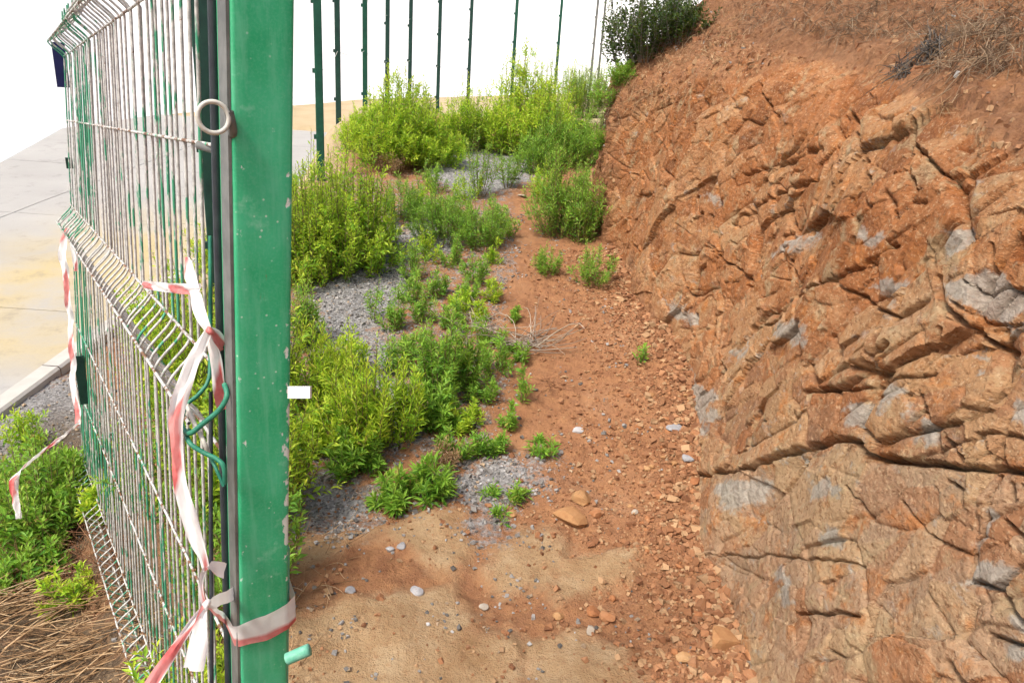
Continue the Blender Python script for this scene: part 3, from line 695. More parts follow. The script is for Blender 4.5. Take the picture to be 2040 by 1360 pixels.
for pl, w, dep, lip in CR:
    pl = np.array(pl, float)
    sb = np.where(vis & (B < 2.2) & (PX > pl[:, 0].min() - 90) & (PX < pl[:, 0].max() + 90) & (PY > pl[:, 1].min() - 160) & (PY < pl[:, 1].max() + 90))
    d = poly_dist(jx[sb], jy[sb], pl, False) * mpp[sb]
    disp[sb] -= dep * 0.75 * np.exp(-(d / np.maximum(w * 0.42, 0.0030)) ** 2)
    if lip and abs(pl[-1, 0] - pl[0, 0]) > 30 and np.all(np.diff(pl[:, 0]) > 0):
        yl = np.interp(PX[sb], pl[:, 0], pl[:, 1])
        inside = sstep(-30, 10, PX[sb] - pl[0, 0]) * sstep(30, -10, PX[sb] - pl[-1, 0])
        up = sstep(-2, 12, yl - jy[sb]) * np.exp(-np.clip(yl - PY[sb], 0, 1e4) * mpp[sb] / 0.10)
        disp[sb] += lip * 0.26 * up * inside
GREY = [[(1440, 960), (1530, 955), (1520, 985), (1470, 1015), (1440, 1010)], [(1620, 965), (1650, 950), (1680, 975), (1660, 995), (1620, 995)],
        [(1535, 1120), (1557, 1135), (1588, 1205), (1545, 1200)], [(1640, 1035), (1665, 1050), (1672, 1097), (1645, 1085)],
        [(1912, 1118), (2005, 1120), (1975, 1162), (1912, 1150)], [(1815, 880), (1845, 832), (1866, 882), (1845, 895)], [(1888, 455), (1932, 460), (1925, 490), (1885, 515)],
        [(1522, 503), (1590, 470), (1618, 463), (1590, 495), (1535, 512)], [(1730, 563), (1800, 558), (1792, 588), (1745, 582)], [(1885, 562), (2000, 545), (2050, 600), (1990, 650), (1910, 605)],
        [(1985, 1200), (2040, 1260), (2040, 1285), (2000, 1250)], [(1395, 385), (1440, 390), (1420, 408)], [(1330, 605), (1370, 600), (1388, 645), (1340, 640)], [(1715, 460), (1760, 465), (1730, 490), (1710, 480)],
        [(1495, 25), (1522, 0), (1535, 35), (1505, 42)], [(1462, 75), (1500, 52), (1490, 75)], [(1640, 112), (1672, 105), (1670, 118)], [(1690, 810), (1740, 820), (1730, 850), (1680, 850)],
        [(1460, 700), (1490, 690), (1485, 720)], [(1540, 640), (1610, 640), (1600, 690), (1560, 680)], [(1780, 740), (1820, 790), (1780, 830), (1760, 790)], [(1960, 1260), (2010, 1290), (2000, 1320), (1965, 1300)],
        [(1370, 740), (1440, 780), (1420, 860), (1380, 840)], [(1995, 780), (2040, 800), (2040, 840), (1990, 830)], [(1950, 1000), (1965, 1010), (1930, 1090), (1915, 1100)]]
grey = np.zeros_like(A)
gjx = PX + 22 * fbm(SU * 9, SV * 20, 211, 3); gjy = PY + 22 * fbm(SU * 9, SV * 20, 217, 3)
for p in GREY:
    p = np.array(p, float); sb = np.where(vis & (B < 2.6) & (np.abs(PX - p[:, 0].mean()) < 140) & (np.abs(PY - p[:, 1].mean()) < 140))
    grey[sb] = np.maximum(grey[sb], soft_poly(gjx[sb], gjy[sb], p, 16))
disp *= sstep(0.0, 0.06, B) * 0.85 + 0.15
pts = base.reshape(nu, nv, 3) + nrm * disp[..., None]
bv = pts.reshape(-1, 3)
faces = grid_faces(nu, nv)
bank_full = mesh_np('rock_bank', bv, faces)
bn = np.zeros(len(bv) * 3, np.float32); bank_full.vertices.foreach_get('normal', bn); bn = bn.reshape(-1, 3)
cellid = (V1['cx'] * 1000 + V1['cy']).ravel()
fc = cellid[faces[:, 0]]; frock = rock.ravel()[faces].mean(1) * (B.ravel()[faces[:, 0]] < 1.75)
fvis = (PX.ravel()[faces[:, 0]] > 1150) & (PX.ravel()[faces[:, 0]] < 2150) & (PD.ravel()[faces[:, 0]] > 0.4) & (PY.ravel()[faces[:, 0]] < 1450)
is_block = np.zeros(len(faces), bool)
ids, cnt = np.unique(fc[(frock > 0.6) & fvis], return_counts=True)
ids = ids[cnt > 60]
is_block = np.isin(fc, ids) & (frock > 0.6)
A_top = (sstep(0.0, 0.35, B - h1 + .12 * fbm(A * 3, B * 3, 401, 3)) * sstep(-.15, .5, 1.0 + 0 * A)).ravel()
A_low = np.clip(below * 0.8 + 0.4 * sstep(500, 900, PY) * vis, 0, 1).ravel()
A_soil, A_grey, A_cr, A_cb = soilm.ravel(), grey.ravel(), r1.ravel() * 0.6 + r2.ravel() * 0.4, r1c.ravel() * 0.5 + r2b.ravel() * 0.5
def sub_mesh(name, sel):
    f = faces[sel]; used, inv = np.unique(f.ravel(), return_inverse=True)
    me = mesh_np(name, bv[used], inv.reshape(-1, 4))
    attr(me, 'soil', A_soil[used]); attr(me, 'grey', A_grey[used]); attr(me, 'cellr', A_cr[used]); attr(me, 'cellb', A_cb[used]); attr(me, 'lower', A_low[used]); attr(me, 'topsoil', A_top[used])
    me.set_sharp_from_angle(angle=R(30))
    return me
bank = tag(obj('rock_bank', sub_mesh('rock_bank', ~is_block), M['bank']), 'steep cut bank of orange fractured rock and red soil beside the path', 'bank', kind='structure')
for i in ids:
    sel = is_block & (fc == i)
    obj('rock_block', sub_mesh('rock_block', sel), M['bank'], bank)
bpy.data.meshes.remove(bank_full)
print('BANK verts', len(bv), 'blocks', len(ids))
# depth lookup for the bank surface by photo pixel
_bpx, _bpy, _bd = project(bv)
def bank_hit(px, py):
    d = np.hypot(_bpx - px, _bpy - py); d = np.where(_bd > 0.4, d, 1e9)
    near = np.argpartition(d, 40)[:40]; near = near[d[near] < d[near].min() + 6]
    k = near[np.argmin(_bd[near])]
    return bv[k], bn[k]

# ------------------------------------------------------------------ gate post
uvp = ray(0, 215); L_ = math.hypot(uvp[0], uvp[1])
uh = np.array([uvp[0] / L_, uvp[1] / L_, 0.0]); slope = uvp[2] / L_
nn = np.array([-uh[1], uh[0], 0.0])           # faces the camera side, to the left
print('UH', uh, 'slope', slope)
C0 = P(528, 680, 1.0); C0[2] = 0
LEANX = 0.047
def post_pt(s, o, z): return C0 + uh * s + nn * o + Z * z + X * LEANX * (z - 1.26)
def leaned(v): return v + X * (LEANX * (v[:, 2:3] - 1.26))
post_root = empty('gate_post', C0); tag(post_root, 'thick green square steel gate post with chipped paint in front', 'post')
def local(v, root): return v - np.array(root.location)
# square tube with rounded edges, subdivided so that worn edges can be told apart
def rounded_tube(hw, r, zs):
    prof = []; ed = []
    for (cx, cy, a0) in ((hw - r, hw - r, 0), (-hw + r, hw - r, 90), (-hw + r, -hw + r, 180), (hw - r, -hw + r, 270)):
        for k in range(4):
            a = R(a0 + k * 30); prof.append((cx + r * math.cos(a), cy + r * math.sin(a))); ed.append(1.0)
        # flat run to the next corner gets two extra columns
        nxt = {0: (-1, 0), 90: (0, -1), 180: (1, 0), 270: (0, 1)}[a0]
        x0, y0 = prof[-1]
        for q in (0.18, 0.82):
            prof.append((x0 + nxt[0] * q * 2 * (hw - r), y0 + nxt[1] * q * 2 * (hw - r))); ed.append(0.0)
    v = np.array([[x, y, z] for z in zs for x, y in prof]); e = np.array(ed * len(zs))
    n = len(prof); i = np.arange(len(zs) - 1)[:, None] * n; j = np.arange(n)[None, :]
    f = np.stack([i + j, i + (j + 1) % n, i + n + (j + 1) % n, i + n + j], -1).reshape(-1, 4)
    return v, f, e
v, f, e = rounded_tube(0.0370, 0.005, np.linspace(-0.3, 2.25, 60))
vw = leaned(C0 + uh * (0.0370 + v[:, 0:1]) + nn * v[:, 1:2] + Z * v[:, 2:3])
e = e * np.where(v[:, 1] > 0, 0.35, 1.0)
me = mesh_np('tube', local(vw, post_root), f); attr(me, 'edge', e)
obj('tube', me, M['post'], post_root)
v, f = box_np(post_pt(0.0355, 0, 2.258), uh, nn, Z, 0.037, 0.037, 0.006); obj('cap', mesh_np('cap', local(v, post_root), f, False), M['post'], post_root)
# grey strip: left face's sky light put into colour; shadow-toned rod behind
v, f = box_np(C0 + uh * 0.024 + nn * 0.0393 + Z * 1.0, uh, nn, Z, 0.0200, 0.002, 1.24); v = leaned(v); obj('side_strip', mesh_np('side_strip', local(v, post_root), f, False), M['steel'], post_root)
v, f = tube_np([post_pt(0.072, 0.0400, z) for z in np.linspace(-0.2, 2.2, 12)], 0.0062, 8); obj('dark_rod', mesh_np('dark_rod', local(v, post_root), f), M['black_rod'], post_root)
# ring and its eye
ringc = P(425, 234, 0.86); fr = ringc
rv = -ray(425, 234); rv /= np.linalg.norm(rv); ra = np.cross(rv, Z); ra /= np.linalg.norm(ra); rb = np.cross(ra, rv)
ra2 = ra * 0.97 + rv * 0.25; ra2 /= np.linalg.norm(ra2)
pr = [ringc + 0.0175 * (math.cos(t) * ra2 + math.sin(t) * rb) for t in np.linspace(0, 2 * math.pi, 33)]
v, f = tube_np(pr, 0.0028, 8); pull_ring = obj('pull_ring', mesh_np('pull_ring', local(v, post_root), f), M['galv'], post_root)
pl = catmull([P(456, 222, .87), P(462, 250, .88), P(463, 272, .90), P(454, 292, .98), P(430, 298, 1.0), P(396, 290, 1.03)], 6)
v, f = tube_np(pl, 0.0055, 8); obj('wire_eye', mesh_np('wire_eye', local(v, post_root), f), M['steel'], pull_ring)
def stone_np(seed, sub=2, cuts=7, rough=0.12, flat=1.0):
    rng = random.Random(seed)
    import bmesh
    bm = bmesh.new(); bmesh.ops.create_icosphere(bm, subdivisions=sub, radius=1.0)
    v = np.array([q.co[:] for q in bm.verts]); f = np.array([[q.index for q in p.verts] for p in bm.faces]); bm.free()
    for _ in range(cuts):
        n = np.array([rng.gauss(0, 1), rng.gauss(0, 1), rng.gauss(0, 1)]); n /= np.linalg.norm(n)
        d = rng.uniform(0.45, 0.8); k = v @ n
        v = v - np.outer(np.maximum(k - d, 0), n)
    nz = np.array([mnoise.noise(Vector(p * 2.1 + seed)) for p in v])
    v = v * (1 + rough * nz)[:, None]; v[:, 2] *= flat
    return v, f
v, f = stone_np(5, 2, 4); obj('weld', mesh_np('weld', local(v * 0.010 + P(456, 283, .93), post_root), f), M['steel'], post_root)
v, f = stone_np(6, 2, 4); obj('weld', mesh_np('weld', local(v * np.array([0.007, 0.007, 0.02]) + P(457, 128, 1.0), post_root), f), M['steel'], post_root)
# white tag and green peg stick out on the path side
v, f = box_np(P(597, 781, 1.0), _R, _U, _F, 0.0150, 0.0080, 0.004); obj('white_tag', mesh_np('white_tag', local(v, post_root), f, False), M['white_plastic'], post_root)
v, f = tube_np([P(572, 1312, 1.06), P(590, 1304, 1.06), P(604, 1298, 1.06), P(616, 1293, 1.06), P(617, 1292.6, 1.06)], [0.0088, 0.0088, 0.0088, 0.0088, 0.001], 12); obj('peg', mesh_np('peg', local(v, post_root), f), M['pale_green'], post_root)
v, f = box_np(C0 + uh * 0.045 - nn * 0.0415 + Z * 0.45, uh, nn, Z, 0.018, 0.0055, 0.42); v = leaned(v); obj('side_plate', mesh_np('side_plate', local(v, post_root), f, False), M['pale_green'], post_root)

# ------------------------------------------------------------------ mesh panel
S0, O0 = 0.088, 0.030
def pan(s, o, z): return C0 + uh * s + nn * (O0 + o) + Z * (z + slope * (s - S0)) + X * ((LEANX + 0.021 * (s - S0)) * (z - 1.26) - 0.017 * (s - S0))
def z_at(py, s=S0, o=0.0, px=None):
    """height on the panel's near edge that shows at photo row py"""
    zs = np.linspace(-0.5, 2.6, 3000); q = np.array([pan(s, o, z) for z in (zs[0], zs[-1])])
    pts_ = q[0] + (q[1] - q[0]) * ((zs - zs[0]) / (zs[-1] - zs[0]))[:, None]
    _, yy_, _ = project(pts_); return float(np.interp(-py, -yy_, zs)) if yy_[0] < yy_[-1] else float(np.interp(py, yy_[::-1], zs[::-1]))
ZW = {k: z_at(y) for k, y in dict(h150=291, fu=745, fl=905, h87=1284).items()}
print('PANEL Z', ZW)
zf_u, zf_l = ZW['fu'], ZW['fl']
zb = zf_u + 0.555                                # the next fold up
zc3 = z_at(925, S0 + 2.35, 0.05); print('fold3', zc3)
folds = [(zb, zb + 0.10), (zf_l, zf_u), (zc3 - 0.05, zc3 + 0.05)]
PB, PT = folds[2][0] - 0.10, folds[0][1] + 0.06
DEP = 0.050
def fold_off(z):
    o = 0.0
    for a, b in folds:
        if a <= z <= b:
            t = (z - a) / (b - a); t = 1 - abs(2 * t - 1)
            o = DEP * (t * t * (3 - 2 * t) * 0.5 + t * 0.5)
    return o
zs = sorted(set(list(np.linspace(PB, PT, 26)) + [z for a, b in folds for z in np.linspace(a, b, 11)]))
panel = empty('mesh_gate', pan(S0, 0, PB)); tag(panel, 'wire mesh gate leaf with flaking green and white paint beside the post', 'gate')
WR = 0.0027
vv, vf = tube_np([nn * fold_off(z) + Z * (z - PB) + X * LEANX * (z - PB) for z in zs], WR, 6)
wire_me = mesh_np('wire', vv, vf)
wire_me.materials.append(M['wire'])
NW = 47
random.seed(4)
for k in range(2, NW):
    s = S0 + 0.025 + k * 0.05
    o = obj('wire', wire_me, None, panel, tuple(pan(s, 0, PB) - pan(S0, 0, PB) + nn * random.uniform(-.001, .001)))
    o.rotation_euler = (random.uniform(-.003, .003), 0.021 * (s - S0) + random.uniform(-.003, .003), 0)
SE = S0 + NW * 0.05
hz = [PT - 0.03, folds[0][1], folds[0][0], ZW['h150'], folds[1][1], folds[1][0], ZW['h87'], ZW['h87'] - 0.30, folds[2][1], folds[2][0], PB + 0.02]
apex = [(a + b) / 2 for a, b in folds]
for z in hz + apex:
    of = DEP + 0.004 if z in apex else 0.0045
    v, f = tube_np([pan(s, of + 0.0006 * math.sin(s * 40), z) for s in np.linspace(S0 - 0.005, SE + 0.01, 30)], WR * 1.05, 6)
    obj('cross_wire', mesh_np('cross_wire', local(v, panel), f), M['cross'], panel)
# plates on the far edge of the leaf
def plate(px, y0, y1, wpx, mat, name):
    D = 2.95
    c = P(px, (y0 + y1) / 2, D); v, f = box_np(c, nn, uh, Z, wpx * D / FPX / 2 / 0.75, 0.004, (y1 - y0) * D / FPX / 2 / 0.95)
    obj(name, mesh_np(name, local(v, panel), f, False), mat, panel)
plate(121, 90, 170, 17, M['blue'], 'blue_plate'); plate(138, 315, 335, 9, M['far_post'], 'clip'); plate(163, 708, 806, 13, M['far_post'], 'hinge_plate')
# loose, bent wires at the torn near edge
for pts_, r_, mt in (
        ([(419, 470, 1.08), (419, 600, 1.08), (419, 720, 1.08), (414, 760, 1.07), (395, 786, 1.06), (372, 806, 1.05), (362, 835, 1.04)], .0030, 'green_wire'),
        ([(447, 765, 1.02), (452, 788, 1.01), (438, 815, 1.01), (406, 842, 1.01), (380, 862, 1.01), (366, 856, 1.02), (360, 838, 1.03)], .0038, 'green_wire'),
        ([(448, 962, 1.02), (446, 930, 1.01), (432, 914, 1.01), (404, 900, 1.01), (380, 884, 1.01), (372, 868, 1.02), (378, 856, 1.03)], .0034, 'green_wire'),
        ([(420, 780, 1.08), (420, 900, 1.08), (420, 1060, 1.09), (421, 1200, 1.10), (422, 1400, 1.12)], .0030, 'black_rod'),
        ([(372, 806, 1.03), (384, 836, 1.02), (398, 862, 1.02), (408, 884, 1.02), (416, 905, 1.03)], .0032, 'galv'),
        ([(416, 905, 1.03), (430, 932, 1.02), (446, 968, 1.02)], .0026, 'green_wire')):
    v, f = tube_np(catmull([P(*q) for q in pts_], 8), r_, 7); obj('bent_wire', mesh_np('bent_wire', local(v, panel), f), M[mt], panel)

# ------------------------------------------------------------------ barrier tape
def ribbon(ctrl, name, parent, root, seed=0, n=7, amp=0.004):
    """ctrl: (px, py, depth, width m, tilt of the width direction in the picture plane in degrees)"""
    rng = random.Random(seed)
    P3 = catmull([np.concatenate([P(a, b, c), [w, t]]) for a, b, c, w, t in ctrl], n)
    p = P3[:, :3]; wd = P3[:, 3]; tl = np.radians(P3[:, 4])
    wdir = np.cos(tl)[:, None] * _R + np.sin(tl)[:, None] * _U
    arcl = np.concatenate([[0], np.cumsum(np.linalg.norm(np.diff(p, axis=0), axis=1))])
    cs = np.linspace(-0.5, 0.5, 6); ph = rng.uniform(0, 9)
    V = []; TU = []; TV = []
    for k in range(len(p)):
        for j, c in enumerate(cs):
            off = amp * (math.sin(c * 7 + arcl[k] * 38 + ph) + 0.6 * math.sin(c * 13 - arcl[k] * 71 + ph * 2))
            V.append(p[k] + wdir[k] * wd[k] * c - _F * off); TU.append(arcl[k] + ph * 0.1); TV.append(c + 0.5)
    me = mesh_np(name, local(np.array(V), root), grid_faces(len(p), 6)); attr(me, 'tu', TU); attr(me, 'tv', TV)
    return obj(name, me, M['tape'], parent)
t1 = empty('barrier_tape', P(412, 1205, 1.0)); tag(t1, 'red and white barrier tape tied round the green post and the mesh', 'tape')
ribbon([(284, 566, 1.30, .012, 80), (310, 570, 1.22, .014, 84), (345, 574, 1.12, .015, 88), (380, 576, 1.05, .016, 90), (400, 578, 1.02, .020, 95)], 'upper_loop', t1, t1, 1)
ribbon([(372, 512, 1.05, .004, 10), (376, 530, 1.04, .012, 5), (382, 552, 1.03, .018, 0), (390, 574, 1.02, .014, 0)], 'upper_tail', t1, t1, 2)
ribbon([(384, 578, 1.02, .014, 20), (394, 605, 1.01, .018, 22), (406, 635, 1.0, .016, 25), (418, 660, 1.0, .009, 30)], 'strand', t1, t1, 3)
ribbon([(416, 652, 1.0, .010, -20), (400, 690, 1.0, .016, -25), (380, 735, 1.0, .020, -20), (360, 790, 1.0, .021, -14), (349, 840, 1.0, .020, -5), (350, 895, 1.0, .017, 2), (362, 960, 1.0, .019, 10), (374, 1020, 1.0, .020, 14), (390, 1075, 1.0, .018, 18), (404, 1115, 1.0, .012, 20), (410, 1136, 1.0, .007, 10)], 'strand', t1, t1, 4, 9)
ribbon([(418, 655, 1.0, .008, 40), (430, 668, 1.01, .015, 50), (446, 690, 1.03, .016, 55)], 'strand', t1, t1, 5)
ribbon([(414, 664, 1.02, .008, 0), (424, 700, 1.03, .016, 8), (434, 750, 1.04, .018, 12), (447, 815, 1.06, .018, 14)], 'strand', t1, t1, 6)
ribbon([(410, 1128, 1.0, .008, 10), (402, 1150, 1.0, .006, 0), (403, 1180, 1.0, .006, 0), (412, 1206, 1.0, .008, 0)], 'strand', t1, t1, 7)
ribbon([(416, 1126, 1.02, .010, 70), (430, 1132, 1.03, .020, 80), (448, 1134, 1.05, .024, 85)], 'strand', t1, t1, 8)
ribbon([(410, 1204, .99, .009, 0), (402, 1240, .98, .016, -8), (394, 1285, .97, .024, -12), (384, 1334, .96, .026, -12)], 'tail', t1, t1, 9)
ribbon([(408, 1206, .99, .006, -40), (385, 1238, .98, .010, -38), (352, 1285, .96, .012, -38), (318, 1335, .93, .016, -36), (280, 1400, .90, .018, -36)], 'tail', t1, t1, 10)
v, f = stone_np(11, 2, 5); v = v * np.array([0.008, 0.008, 0.008]) + P(411, 1204, .99)
me = mesh_np('knot', local(v, t1), f); attr(me, 'tu', np.zeros(len(v))); attr(me, 'tv', np.zeros(len(v))); obj('knot', me, M['tape'], t1)
v, f = stone_np(12, 2, 5); v = v * 0.0075 + P(418, 660, .995)
me = mesh_np('knot', local(v, t1), f); attr(me, 'tu', np.full(len(v), .13)); attr(me, 'tv', np.zeros(len(v))); obj('knot', me, M['tape'], t1)
# band round the post: through the knot, across the grey left side, the front, the right side
def zray(px, py, s, o):
    q = post_pt(s, o, 0); d = ray(px, py)
    return CAM[2] + d[2] * np.linalg.norm(q[:2] - CAM[:2]) / np.linalg.norm(d[:2])
e = 0.0420
path = [(P(411, 1204, 0.99), 0.010)]
zl = zray(460, 1236, 0.06, e); z0 = zray(470, 1252, 0.0, 0.036); z1 = zray(584, 1212, 0.0, -0.036)
path += [(post_pt(0.068, e + .002, zl + 0.012), 0.024), (post_pt(0.02, e + .001, (zl + z0) / 2), 0.036), (post_pt(-0.003, 0.040, z0), 0.040), (post_pt(-0.005, 0.0, (z0 + z1) / 2 - .003), 0.047), (post_pt(-0.004, -0.035, z1), 0.052),
         (post_pt(0.004, -0.050, z1 + 0.004), 0.050), (post_pt(0.05, -0.053, z1 + 0.015), 0.05), (post_pt(0.078, -0.045, z1 + 0.018), 0.04), (post_pt(0.084, 0.0, z1 + 0.01), 0.03), (P(425, 1200, 1.05), 0.02), (P(412, 1206, 0.995), .010)]
pp = []; 
for i in range(len(path) - 1):
    for t in np.linspace(0, 1, 6, endpoint=False): pp.append((path[i][0] * (1 - t) + path[i + 1][0] * t, path[i][1] * (1 - t) + path[i + 1][1] * t))
V = []; TU = []; TV = []; al = 0
for i, (p, w) in enumerate(pp):
    al += np.linalg.norm(p - pp[i - 1][0]) if i else 0
    for c in np.linspace(-.5, .5, 6):
        V.append(p + Z * (w * c + 0.0012 * math.sin(al * 90 + c * 5)) + (post_pt(-1, 0, 0) - post_pt(0, 0, 0)) * 0.0008 * math.sin(c * 16 + al * 30)); TU.append(0.150 + al * 0.12); TV.append((c + .5) * 1.75)
me = mesh_np('band', local(np.array(V), t1), grid_faces(len(pp), 6)); attr(me, 'tu', TU); attr(me, 'tv', TV); obj('band', me, M['tape'], t1)
t2 = empty('barrier_tape', P(30, 1030, 2.5)); tag(t2, 'faded barrier tape hanging from the far edge of the mesh', 'tape')
ribbon([(134, 455, 2.71, .020, 0), (127, 480, 2.70, .028, 0), (126, 520, 2.69, .026, 0), (133, 570, 2.69, .022, 5), (138, 620, 2.69, .020, 5), (143, 690, 2.67, .020, 5), (146, 760, 2.65, .022, 0), (152, 810, 2.63, .020, 5), (158, 845, 2.59, .022, 20)], 'strand', t2, t2, 21, 8, .006)
ribbon([(136, 455, 2.71, .012, 0), (146, 480, 2.71, .022, 8), (150, 520, 2.71, .020, 8), (150, 540, 2.71, .014, 0)], 'tail', t2, t2, 22, 7, .006)
ribbon([(158, 842, 2.59, .020, 60), (140, 858, 2.53, .034, 55), (100, 888, 2.62, .044, 50), (60, 918, 2.54, .048, 50), (36, 942, 2.48, .046, 40), (26, 962, 2.46, .030, 15), (30, 995, 2.46, .024, 0), (40, 1032, 2.46, .014, 0)], 'strand', t2, t2, 23, 9, .008)

# ------------------------------------------------------------------ fence posts in the distance
fence_specs = [(404, 3.6, .105, 500), (633, 5.7, .062, 300), (672, 8.0, .060, 285), (727, 8.9, .060, 220), (772, 10.3, .060, 200), (818, 11.4, .060, 195), (876, 12.4, .060, 195),
               (938, 13.3, .060, 190), (1027, 14.1, .060, 190), (1115, 14.8, .056, 190), (1186, 15.2, .050, 190), (1201, 15.6, .048, 190)]
flabels = ['dark green fence post seen through the mesh leaf, nearest of the row', 'stout dark green fence post just past the gate post', 'dark fence post second past the gate post', 'green fence post at the edge of the round bush',
           'dark fence post behind the left half of the round bush', 'dark fence post behind the top of the round bush', 'dark fence post behind the right edge of the round bush', 'dark fence post between the two bright bushes',
           'pale green fence post behind the tall bright bush', 'pale fence post behind the far right bush', 'thin grey fence post at the foot of the crest bush', 'thinnest fence post touching the crest bush']
tops = []
for (px, D, w, by), lab in zip(fence_specs, flabels):
    q = P(px, 60, D); x, y = q[0], q[1]
    zb_ = float(ground_z(x, y)) - 0.1
    zt_ = zb_ + 2.75
    root = empty('fence_post', (x, y, zb_)); tag(root, lab, 'fence post', 'green posts of the perimeter fence')
    ang_ = math.atan2(x, y)
    ax_ = np.array([math.cos(ang_), -math.sin(ang_), 0]); ay_ = np.array([math.sin(ang_), math.cos(ang_), 0])
    mt = M['dark_green'] if px in (406, 633, 727) else M['far_post']
    if px > 1000: mt = M['steel'] if px > 1150 else M['dark_green']
    v, f, e = rounded_tube(w / 2, 0.006, np.linspace(0, zt_ - zb_, 8))
    vw = ax_ * v[:, 0:1] + ay_ * v[:, 1:2] + Z * v[:, 2:3]
    obj('tube', mesh_np('tube', vw, f), mt, root)
    v, f = box_np(Z * (zt_ - zb_ + .006), ax_, ay_, Z, w / 2 + .002, w / 2 + .002, .005); obj('cap', mesh_np('cap', v, f, False), mt, root)
    for zc in (0.45, 0.95, 1.45, 1.95, 2.45):
        v, f = box_np(Z * zc - ax_ * (w / 2 + .008) - ay_ * .01, ax_, ay_, Z, .010, .018, .018); obj('clip', mesh_np('clip', v, f, False), mt, root)
    tops.append(np.array([x, y, zb_]))
for hh, lab in ((0.85, 'thin lower wire strung between the distant fence posts'), (1.45, 'thin upper wire strung between the distant fence posts')):
    ps = []
    for a, b in zip(tops[1:-1], tops[2:]):
        for t in np.linspace(0, 1, 6, endpoint=False): ps.append(a * (1 - t) + b * t + Z * (hh + 0.1 - 0.05 * math.sin(math.pi * t)))
    v, f = tube_np(ps, 0.003, 5); tag(obj('fence_wire', mesh_np('fence_wire', v, f), M['galv']), lab, 'wire')

